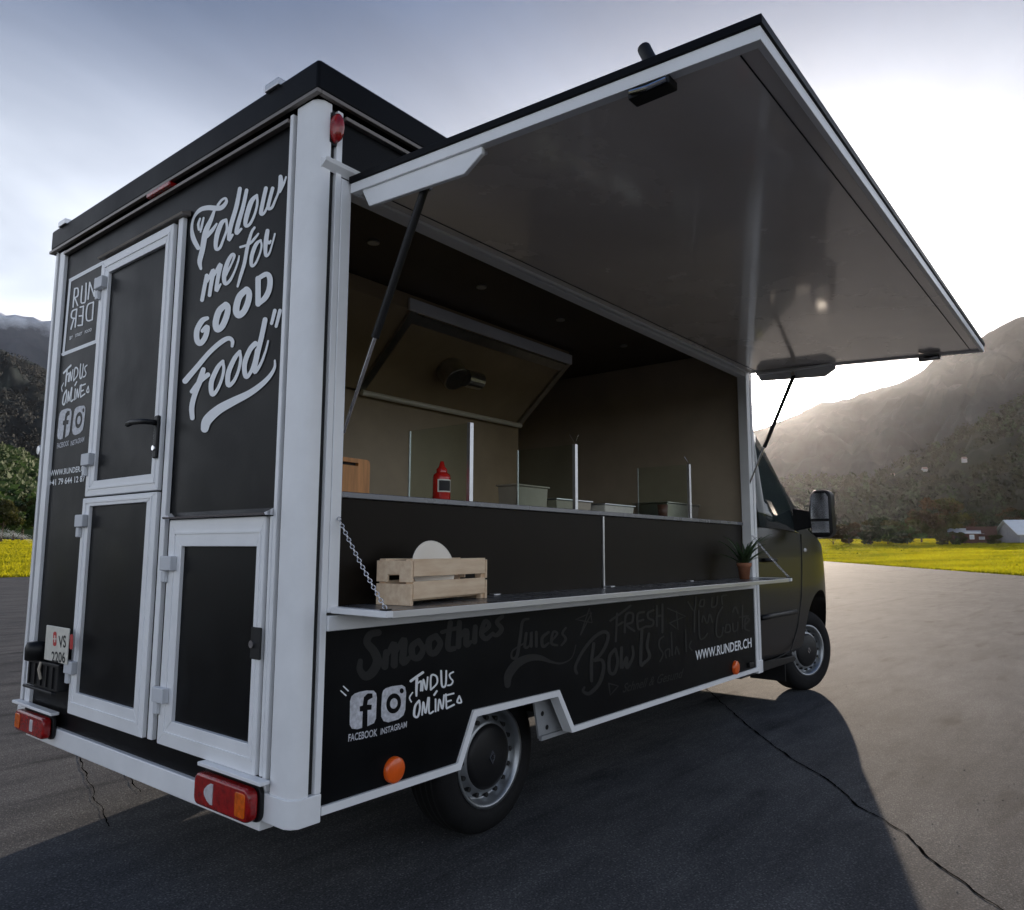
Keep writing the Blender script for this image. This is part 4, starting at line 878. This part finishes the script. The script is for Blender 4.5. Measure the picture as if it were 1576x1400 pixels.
for xx, sgn in ((HX0+0.008, 1), (HX1-0.008, -1)):
    MB().prism([(-0.062, hz0(0)+0.002), (-0.10, hz0(-.1)-0.062), (-0.53, hz0(-.53)-0.066), (-0.600, hz0(-.6)-0.02), (-0.600, hz0(-.6)+0.002)], 0, xx, xx+sgn*0.016).build('strut_bracket', WHITE, AW, bevel=0.004)
    MB().box(xx+sgn*0.016, xx+sgn*0.05, -0.58, -0.08, hz0(-.3)-0.012, hz0(-.3)-0.004).build('bracket_flange', WHITE, AW)
    xs = xx+sgn*0.032; top = Vector((xs, -0.335, hz0(-.335)-0.045+0.0105*xs)); bot = Vector((xs+sgn*.0, 0.035, 1.60)); mid = top.lerp(bot, 0.60)
    st = MB().cyl(top, mid, 0.0135, 14).build('gas_strut', BPLAS, T, smooth=False)
    MB().cyl(mid, bot, 0.0065, 10).build('strut_rod', CHROME, st); MB().cyl((xs-.02*sgn, top.y, top.z+.008), (xs+.02*sgn, top.y, top.z+.008), 0.014, 12).build('strut_bolt', CHROME, st)
# latch, knob and lamp on the near edge, latch on the far edge
for xx in (HX0, HX1-0.05):
    la = MB(); la.box(xx+0.002, xx+0.048, -1.205, -1.09, hz0(-1.15)-0.022, hz0(-1.15)+0.001); lao = la.build('hatch_latch', BPLAS, AW, bevel=0.004)
    MB().tube([(xx-.004, -1.10, hz0(-1.1)-0.012), (xx-.010, -1.15, hz0(-1.15)-0.020), (xx-.004, -1.20, hz0(-1.2)-0.012)], 0.006, 8).build('latch_lever', CHROME, AW)
    MB().cyl((xx+0.02, -1.150, hz0(-1.15)+0.060), (xx+0.02, -1.128, hz0(-1.13)+0.112), 0.017, 14).build('hatch_stop', BPLAS, AW, bevel=0.004)
AW.rotation_euler = (0, -0.0105, 0); AW.location = (0.0255, 0, 0)      # the front end hangs a little higher
# hinge gutter over the opening
MB().prism([(0.003, 2.47), (-0.022, 2.488), (-0.028, 2.500), (-0.010, 2.498), (0.003, 2.507)], 0, 0.022, 3.77).build('hinge_gutter', WHITE, T)

# ---------- fold-out serving shelf with arms and chains
sh = bx('serving_shelf', SHELF, T, 0.150, 3.645, -0.245, 0.05, 1.008, 1.028, bevel=0.003)
bx('shelf_edge', ALU, sh, 0.150, 3.645, -0.2535, -0.2455, 1.006, 1.0285, bevel=0.002)
for x in (0.118, 3.648):
    a = MB().box(x, x+0.030, -0.262, 0.0, 1.010, 1.0305).build('shelf_arm', WHITE, sh, bevel=0.003)
    MB().box(x+0.004, x+0.026, -0.258, -0.23, 1.031, 1.036).build('chain_plate', BPLAS, a)
for x in (0.95, 1.85, 2.75): MB().box(x, x+.04, 0.02, 0.05, 1.0285, 1.034).build('shelf_hinge', ALU, sh, bevel=0.002)
def chain(p0, p1):
    p0 = Vector(p0); p1 = Vector(p1); n = 27; d = (p1-p0)/n; g = MB(); u = d.normalized(); e1 = u.orthogonal().normalized(); e2 = u.cross(e1)
    for i in range(n):
        sag = -0.008*sin(pi*(i+.5)/n); g.torus(p0+d*(i+.5)+Vector((0, 0, sag)), u, 0.0058, 0.0018, 10, 5, 1.35, e1 if i % 2 else e2)
    g.build('chain', CHROME, T, smooth=True)
chain((0.133, -0.006, 1.315), (0.133, -0.244, 1.036)); chain((3.663, -0.006, 1.315), (3.663, -0.244, 1.036))

# ---------- kitchen inside
ip = bx('counter_front', INTD, T, 0.150, 3.650, 0.062, 0.085, 1.004, 1.382)
MB().box(1.838, 1.850, 0.054, 0.0615, 1.030, 1.380).build('joint_strip', ALU, ip)
bx('worktop', SHELF, T, 0.150, 3.650, 0.048, 0.62, 1.384, 1.405, bevel=0.003)
for x, y0, y1, h in ((0.885, 0.10, 0.46, 1.735), (1.660, 0.10, 0.46, 1.730), (2.930, 0.10, 0.46, 1.745)):
    gd = bx('glass_divider', GLASS, T, x-.003, x+.003, y0+0.012, y1, 1.4055, h); MB().box(x-.011, x+.011, y0-.008, y0+.0115, 1.4055, h+.002).build('edge_profile', ALU, gd, bevel=0.002)
    bx('edge_profile', ALU, gd, x-.004, x+.004, y1, y1+.006, 1.4055, h)
    if x > 1: MB().tube([(x-.02, y0+.02, h+.05), (x, y0, h+.004), (x+.02, y0-.005, h+.05)], 0.0015, 5).build('menu_clip', CHROME, gd)
ku = MB().box(0.07, 3.0, 1.52, 2.115, 0.48, 2.15).build('kitchen_unit', HOODM, T)
ku['label'] = 'tall cream kitchen unit'
ho = MB().prism([(1.05, 2.64), (1.05, 2.555), (1.50, 2.158), (2.115, 2.158), (2.115, 2.64)], 0, 0.07, 3.0).build('exhaust_hood', HOODM, T)
bx('hood_rail', WHITE, ho, 1.40, 3.012, 1.030, 1.0495, 2.545, 2.615, bevel=0.004)
def on_slope(t, off): return 1.05+(1.50-1.05)*t-off*0.66, 2.555+(2.158-2.555)*t-off*0.75
def slope_bar(name, M, t0, t1, x0, x1, o0, o1, par=ho):
    a, b = on_slope(t0, o0), on_slope(t1, o0); c, d = on_slope(t1, o1), on_slope(t0, o1); MB().prism([a, b, c, d], 0, x0, x1).build(name, M, par)
slope_bar('hood_frame', STEEL, 0.0, 1.0, 1.42, 1.47, 0.001, 0.02); slope_bar('hood_frame', STEEL, 0.0, 1.0, 2.95, 2.998, 0.001, 0.02); slope_bar('hood_frame', STEEL, 0.02, 0.12, 1.471, 2.949, 0.001, 0.018)
MB().cyl((1.44, 1.475, 2.135), (2.97, 1.475, 2.135), 0.018, 14).build('lamp_tube', TUBE, ho, smooth=False)
y_, z_ = on_slope(0.5, 0.0); y2, z2 = on_slope(0.5, 0.12); fn = MB().cyl((1.97, y_, z_), (1.97, y2, z2), 0.085, 24).build('extractor_fan', STEEL, ho, bevel=0.006)
MB().cyl((2.02, y2-.02, z2+.02), (2.16, y2-.02, z2+.02), 0.055, 18).build('fan_motor', STEEL, ho)
for x in (0.807, 1.577, 2.33, 3.1): MB().cyl((x, 0.655, 2.644), (x, 0.655, 2.636), 0.028, 18).build('ceiling_spot', ALU, T)
bx('wall_shelf', SHELF, T, 3.02, 3.70, 1.75, 2.11, 1.40, 1.425)

# ---------- cab ------------------------------------------------------------
CY = 1.10
def cab_sec(x):
    """half section of the cab at x: list of (half width, z) from sill to roof centre"""
    k = 1.0 if x < 5.25 else 1-0.30*((x-5.25)/1.10)**2.6
    H, wr0 = 2.28, 0.885
    if x < 4.27: zr = H-0.03*((4.27-x)/.45)**2
    elif x < 5.29: t = (x-4.27)/1.02; zr = H-(H-1.40)*(t**1.17)
    else: t = (x-5.29)/1.06; zr = 1.40-0.18*t-0.30*t**3.2
    zb = min(1.36-0.03*max(0, x-4.6), zr-0.06)
    up = max(0.0, min(1.0, (zr-zb)/0.85)); wr = 0.985-(0.985-wr0)*up
    z0 = 0.33+0.06*max(0, (x-6.05)/.3)
    return [(0.91*k, z0), (0.98*k, z0+0.10), (1.0*k, 0.72), (0.997*k, 1.02), (0.985*k, zb), ((0.985+(wr-0.985)*.55)*k, zb+(zr-zb)*0.50), (wr*k, zr-0.085*max(.35, up)), ((wr-0.10)*k, zr-0.012), (0.45*k, zr+0.012), (0.0, zr+0.018)]
XS = [3.83, 3.95, 4.1, 4.25, 4.4, 4.6, 4.8, 5.0, 5.15, 5.28, 5.42, 5.6, 5.8, 6.0, 6.15, 6.26, 6.33, 6.36]
def cab_mesh():
    g = MB(); n = None
    for x in XS:
        s = cab_sec(x); ring = [(x, CY-w, z) for w, z in s]+[(x, CY+w, z) for w, z in s[-2::-1]]; n = len(ring); g.v += ring
    for i in range(len(XS)-1):
        for j in range(n): a = i*n+j; b = i*n+(j+1) % n; g.f.append((a, b, b+n, a+n))
    g.f += [tuple(range(n))[::-1], tuple(range(len(g.v)-n, len(g.v)))]
    return g
cab_o = cab_mesh().build('cab', CABP, T, smooth=True)
def cutter(y0, y1): return MB().cyl((5.50, y0, 0.41), (5.50, y1, 0.41), 0.46, 40)
cut = cutter(-0.2, 0.42); cut.v += []; c2 = cutter(1.78, 2.5); cut.add(c2.v, c2.f); cuto = cut.build('cutter', None, None)
sub = cab_o.modifiers.new('sub', 'SUBSURF'); sub.levels = 2; sub.render_levels = 2
bo = cab_o.modifiers.new('arch', 'BOOLEAN'); bo.operation = 'DIFFERENCE'; bo.object = cuto; bo.solver = 'EXACT'
dg = bpy.context.evaluated_depsgraph_get(); me = bpy.data.meshes.new_from_object(cab_o.evaluated_get(dg)); me.name = 'cab'
cab_o.modifiers.clear(); cab_o.data = me; bpy.data.objects.remove(cuto)
me.materials.clear(); me.materials.append(CABP)
for p in me.polygons: p.use_smooth = True
es = cab_o.modifiers.new('split', 'EDGE_SPLIT'); es.split_angle = radians(40)
def cab_pt(x, t, off=0.0, side=-1):
    """point on the cab skin: t runs 0 (sill) to 9 (roof centre)"""
    s = cab_sec(x); i = min(int(t), len(s)-2); f = t-i; w = s[i][0]+(s[i+1][0]-s[i][0])*f; z = s[i][1]+(s[i+1][1]-s[i][1])*f
    a = s[i]; b = s[i+1]; nw, nz_ = (b[1]-a[1]), -(b[0]-a[0]); l = hypot(nw, nz_) or 1
    return Vector((x, CY+side*(w+nw/l*off), z+nz_/l*off))
def skin_patch(name, M, par, cols, off, side=-1, nt_=6):
    """cols: (x, t0, t1) columns of a panel lying on the skin"""
    g = MB()
    for x, t0, t1 in cols:
        for k in range(nt_+1): g.v.append(tuple(cab_pt(x, t0+(t1-t0)*k/nt_, off, side)))
    n = nt_+1; g.f = [(i*n+j, (i+1)*n+j, (i+1)*n+j+1, i*n+j+1) for i in range(len(cols)-1) for j in range(nt_)]
    o = g.build(name, M, par, smooth=True); s = o.modifiers.new('thick', 'SOLIDIFY'); s.thickness = 0.004; s.offset = 0; return o
for sd in (-1, 1):
    skin_patch('side_window', GLASSD, cab_o, [(4.12, 4.05, 5.85), (4.3, 4.05, 5.85), (4.5, 4.05, 5.8), (4.7, 4.05, 5.6), (4.85, 4.05, 5.1), (4.98, 4.05, 4.4)], 0.008, sd)
    # door shut lines as narrow dark grooves laid in the skin
    def groove(pts, M=SEAL, r=0.004, name='door_shut_line'):
        MB().tube([cab_pt(x, t, 0.001, sd) for x, t in pts], r, 6).build(name, M, cab_o)
    groove([(4.02, 0.6), (4.02, 2.0), (4.02, 3.5), (4.05, 5.0), (4.08, 6.0)]); groove([(4.02, 0.6), (4.45, 0.6), (4.72, 0.9), (4.86, 1.6), (4.96, 2.4), (5.02, 3.2), (5.06, 4.0)])
    MB().tube([cab_pt(x, 2.02, 0.012, sd) for x in (4.03, 4.2, 4.4, 4.6, 4.78)], 0.018, 8).build('rubbing_strip', BPLAS, cab_o, smooth=True)
    MB().tube([cab_pt(4.14, 3.35, 0.0, sd), cab_pt(4.15, 3.35, 0.035, sd), cab_pt(4.24, 3.35, 0.042, sd), cab_pt(4.33, 3.35, 0.035, sd), cab_pt(4.34, 3.35, 0.0, sd)], 0.014, 8).build('door_pull', BPLAS, cab_o, smooth=True)
    ind = MB().lathe([(0, -.01), (.018, -.008), (.022, 0)], 1, 14).mesh('side_indicator'); io = place('side_indicator', ind, CLRL, cab_o, smooth=True); p = cab_pt(5.12, 3.6, 0.004, sd); io.location = p; io.scale = (1.5, 1 if sd < 0 else -1, .8)
    # exterior mirror: arm, deep housing, two glasses
    s = sd; yb = CY+s*0.975
    ma = MB(); ma.prism([(yb, 1.37), (yb+s*.16, 1.40), (yb+s*.16, 1.53), (yb, 1.56)], 0, 4.90, 4.955); mao = ma.build('mirror_arm', BPLAS, cab_o, bevel=0.008)
    mh = MB(); cyo = yb+s*0.235; mh.prism([(cyo-.088, 1.36), (cyo-.06, 1.318), (cyo+.05, 1.315), (cyo+.085, 1.36), (cyo+.095, 1.55), (cyo+.08, 1.665), (cyo+.045, 1.70), (cyo-.05, 1.70), (cyo-.085, 1.665)], 0, 4.86, 4.985)
    mho = mh.build('wing_mirror', BPLAS, cab_o, bevel=0.022, seg=3)
    MB().prism([(cyo-.066, 1.465), (cyo+.074, 1.465), (cyo+.07, 1.64), (cyo+.045, 1.672), (cyo-.045, 1.672), (cyo-.066, 1.64)], 0, 4.853, 4.8595).build('mirror_glass', CHROME, cab_o)
    MB().prism([(cyo-.066, 1.355), (cyo+.068, 1.355), (cyo+.073, 1.445), (cyo-.066, 1.445)], 0, 4.854, 4.8595).build('mirror_glass', CHROME, cab_o)
skin = MB()
for x in (4.42, 4.6, 4.8, 5.0, 5.15, 5.24):
    for k in range(13):
        q = -1+2*k/12; s = cab_sec(x); w = s[7][0]*0.98*q; z = s[9][1]+(s[7][1]-s[9][1])*q*q; skin.v.append((x, CY+w, z+0.012))
skin.f = [(i*13+j, i*13+j+1, (i+1)*13+j+1, (i+1)*13+j) for i in range(5) for j in range(12)]
skin.build('windscreen', GLASSD, cab_o, smooth=True)
bx('cab_bumper', BPLAS, cab_o, 6.1, 6.42, 0.42, 1.78, 0.32, 0.62, bevel=0.06)
MB().prism([(3.9, 0.30), (5.05, 0.30), (5.05, 0.345), (3.9, 0.40)], 1, 0.20, 0.34).build('side_step', BPLAS, T, bevel=0.01)
for y0 in (0.28, 1.62): bx('mud_flap', BPLAS, T, 5.02, 5.035, y0, y0+.30, 0.13, 0.5)
bx('engine_bay', UNDRB, T, 4.9, 6.1, 0.48, 1.72, 0.24, 0.5)

# ---------- wheels: outer face towards -y
def wheel(name, R, w, rr, loc, rz, mirror):
    e = MB(); sw = w/2
    prof = [(rr-.004, -sw+.012), (rr+.012, -sw+.002), (rr+.035, -sw-.004), (R-.045, -sw+.0), (R-.018, -sw+.012), (R-.004, -sw+.035), (R, -sw+.06), (R, sw-.06), (R-.004, sw-.035), (R-.018, sw-.012), (R-.05, sw), (rr, sw-.01)]
    t = e.lathe(prof, 1, 56).mesh('tyre'); root = place(name, t, TYRE, T, smooth=True); root.location = loc; root.rotation_euler = (0, 0, rz+(pi if mirror else 0))
    tr = MB()
    for gy in (-.05, -.017, .017, .05): tr.lathe([(R-.006, gy-.004), (R+.0008, gy-.004), (R+.0008, gy+.004), (R-.006, gy+.004)], 1, 56)
    tr.build('tread_groove', SEAL, root)
    rm_ = MB().lathe([(rr, -sw+.010), (rr+.004, -sw+.002), (rr-.012, -sw+.004), (rr-.020, -sw+.03), (rr-.026, -sw+.055), (rr*.83, -sw+.058), (rr*.72, -sw+.026), (rr*.66, -sw+.022), (rr*.3, -sw+.03), (0.0, -sw+.03)], 1, 56)
    rm_.build('rim', RIM, root, smooth=True)
    for k in range(16):
        a = 2*pi*k/16; cx, cz = rr*.775*cos(a), rr*.775*sin(a); MB().cyl((cx, -sw+.025, cz), (cx*.99, -sw+.05, cz*.99), .0105, 10).build('rim_hole', SEAL, root)
    hc = MB().lathe([(0.0, -sw-.002), (rr*.18, -sw-.001), (rr*.55, -sw+.006), (rr*.64, -sw+.014), (rr*.66, -sw+.024)], 1, 40).build('hub_cap', BPLAS, root, smooth=True)
    em = MB()
    d = [(0, .03), (.02, 0), (0, -.03), (-.02, 0)]; i_ = [(x*.5, z*.5) for x, z in d]
    for k in range(4): em.prism([d[k], d[(k+1) % 4], i_[(k+1) % 4], i_[k]], 1, -sw-.006, -sw-.001)
    em.build('hub_emblem', CHROME, root)
    return root
wheel('wheel', 0.318, 0.215, 0.208, (1.185, 0.335, 0.318), 0, False)
wheel('wheel', 0.318, 0.215, 0.208, (1.185, 1.865, 0.318), 0, True)
wheel('wheel', 0.345, 0.215, 0.215, (5.50, 0.325, 0.345), radians(-19), False)
wheel('wheel', 0.345, 0.215, 0.215, (5.50, 1.875, 0.345), radians(-19), True)

# ================================================================= THINGS ON THE SHELF AND COUNTER
def crate():
    t = thing('wooden_crate', 'slatted pine crate standing on the serving shelf', 'crate', (0.333, -0.150, 1.0290), radians(9.4))
    lx, ly, th = 0.458, 0.145, 0.011
    for x in (0, lx-.018):
        for y in (0.0115, ly-.0295): bx('corner_post', WOOD, t, x+.0005, x+.0175, y, y+.018, 0, 0.152)
    for z0, z1 in ((0.020, 0.078), (0.094, 0.152)):
        for y in (0.0, ly-th): bx('slat', WOOD, t, 0.004, lx-.004, y, y+th, z0, z1, bevel=0.0015)
    for x in (-th, lx):
        bx('end_slat', WOOD, t, x, x+th, 0.0, ly, 0.0, 0.070, bevel=0.0015)
        e = MB().prism([(0, .146), (ly, .146), (ly, .076), (ly*.68, .076), (ly*.68, .100), (ly*.34, .100), (ly*.34, .076), (0, .076)], 0, x, x+th).build('end_slat', WOOD, t, bevel=0.0015)
    for k in range(3): bx('bottom_slat', WOOD, t, 0.001, lx-.001, 0.0305+k*.029, 0.053+k*.029, 0.012, 0.0195)
    return t
crate()
pl = MB().lathe([(0.0, 0.0), (0.055, 0.0), (0.06, 0.004), (0.098, 0.018), (0.100, 0.021), (0.096, 0.0215), (0.06, 0.009), (0.0, 0.006)], 2, 48).build('plate', PLATEM, None, smooth=True)
pl.location = (0.515, -0.045, 1.142); pl.rotation_euler = (radians(80), 0, radians(-4)); tag(pl, 'pale round plate standing upright inside the pine crate', 'plate')

cb = thing('cutting_board', 'wooden cutting board with a slot handle standing on the inner worktop', 'cutting board', (0.268, 0.235, 1.4055), radians(4))
b = MB(); bw, bh = 0.21, 0.145; sl = [(0.03, bh-.028), (0.15, bh-.028), (0.15, bh-.016), (0.03, bh-.016)]
b.prism([(0, 0), (bw, 0), (bw, bh-.028), (0, bh-.028)], 1, 0, .018); b.prism([(0, bh-.028), (.03, bh-.028), (.03, bh-.016), (0, bh-.016)], 1, 0, .018); b.prism([(.15, bh-.028), (bw, bh-.028), (bw, bh-.016), (.15, bh-.016)], 1, 0, .018); b.prism([(0, bh-.016), (bw, bh-.016), (bw-.004, bh-.004), (bw-.016, bh), (.016, bh), (.004, bh-.004)], 1, 0, .018)
b.build('board', WOOD2, cb); bx('slot', SEAL, cb, .031, .149, .014, .0175, bh-.0278, bh-.0162)

bt = thing('sauce_bottle', 'red squeeze bottle with a dark square label on the inner worktop', 'bottle', (0.800, 0.180, 1.4055), 0)
MB().lathe([(0, 0), (.035, 0), (.037, .004), (.037, .098), (.033, .112), (.022, .120)], 2, 28).build('body', RED, bt, smooth=True); MB().lathe([(.0225, .1205), (.0225, .134), (.014, .142), (.007, .166), (0, .167)], 2, 20).build('nozzle', RED, bt, smooth=True)
lb = MB(); n = 8
for i in range(n+1):
    a = radians(-112+(-50+100*i/n)); 
    for z in (.038, .090): lb.v.append((.0375*cos(a), .0375*sin(a), z))
lb.f = [(2*i, 2*i+2, 2*i+3, 2*i+1) for i in range(n)]; lbo = lb.build('label', PLTW, bt, smooth=True)
lb2 = MB()
for i in range(n+1):
    a = radians(-112+(-40+80*i/n))
    for z in (.043, .085): lb2.v.append((.0379*cos(a), .0379*sin(a), z))
lb2.f = [(2*i, 2*i+2, 2*i+3, 2*i+1) for i in range(n)]; lb2.build('label_print', BPLAS, bt, smooth=True)

def tub(name, label, x0, x1, y0, y1, z0, h, M, lid=None):
    t = thing(name, label, 'container', ((x0+x1)/2, (y0+y1)/2, z0)); w, d = (x1-x0)/2, (y1-y0)/2
    MB().add([(-w*.93, -d*.93, 0), (w*.93, -d*.93, 0), (w*.93, d*.93, 0), (-w*.93, d*.93, 0), (-w, -d, h), (w, -d, h), (w, d, h), (-w, d, h)], [(0, 3, 2, 1), (4, 5, 6, 7), (0, 1, 5, 4), (1, 2, 6, 5), (2, 3, 7, 6), (3, 0, 4, 7)]).build('tub', M, t, bevel=0.006)
    MB().box(-w-.008, w+.008, -d-.008, d+.008, h+.0005, h+.010).build('lid', lid or M, t, bevel=0.003)
tub('storage_box', 'beige box on the worktop between the first and second glass dividers', 1.66, 1.94, 0.47, 0.60, 1.4055, 0.14, BEIGE)
tub('food_container', 'flat beige food container behind the second glass divider', 2.02, 2.38, 0.47, 0.60, 1.4055, 0.085, BEIGE, ALU)
tub('food_container', 'wide pale food container near the third glass divider', 2.45, 2.80, 0.42, 0.60, 1.4055, 0.075, PLTW, ALU)
tub('food_container', 'steel food container between the third glass divider and the front wall', 3.02, 3.50, 0.30, 0.55, 1.4055, 0.11, STEEL)
cup = thing('cup', 'small dark brown cup beside the third glass divider', 'cup', (2.80, 0.22, 1.4055)); MB().lathe([(0, 0), (.026, 0), (.034, .085), (.031, .085), (.025, .006), (0, .006)], 2, 20).build('body', mat('brown_cup', (.10, .05, .03), .5, var=.15), cup, smooth=True)
for x in (1.62, 1.72): MB().box(x, x+.05, .10, .13, 1.4052, 1.412)

pp = thing('potted_plant', 'green grassy plant in a terracotta pot at the front end of the serving shelf', 'plant', (3.33, -0.075, 1.0290))
po = MB().lathe([(0, 0), (.030, 0), (.040, .078), (.046, .080), (.047, .103), (.040, .103), (.038, .090), (0, .090)], 2, 28).build('pot', TERRA, pp, smooth=True)
lm = MB(); L_ = 8
for i in range(L_+1):
    t = i/L_; w = .0085*(1-t)**.6*(0.5+1.2*min(1, t*4)*.6); x = .20*t; z = .26*t-.12*t*t; lm.v += [(x, -w, z+.0), (x, 0, z-.002), (x, w, z)]
for i in range(L_): o = i*3; lm.f += [(o, o+1, o+4, o+3), (o+1, o+2, o+5, o+4)]
lme = lm.mesh('leaf'); lme.materials.append(LEAFP)
rng = random.Random(4)
for k in range(46):
    o = bpy.data.objects.new('leaf', lme); COL.objects.link(o); o.parent = pp; o.location = (rng.uniform(-.012, .012), rng.uniform(-.012, .012), .085)
    s = rng.uniform(.65, 1.15); o.scale = (s*rng.uniform(.5, 1.15), s, s*rng.uniform(.75, 1.25)); o.rotation_euler = (rng.uniform(-.3, .3), rng.uniform(-.35, .25), k*2.4)
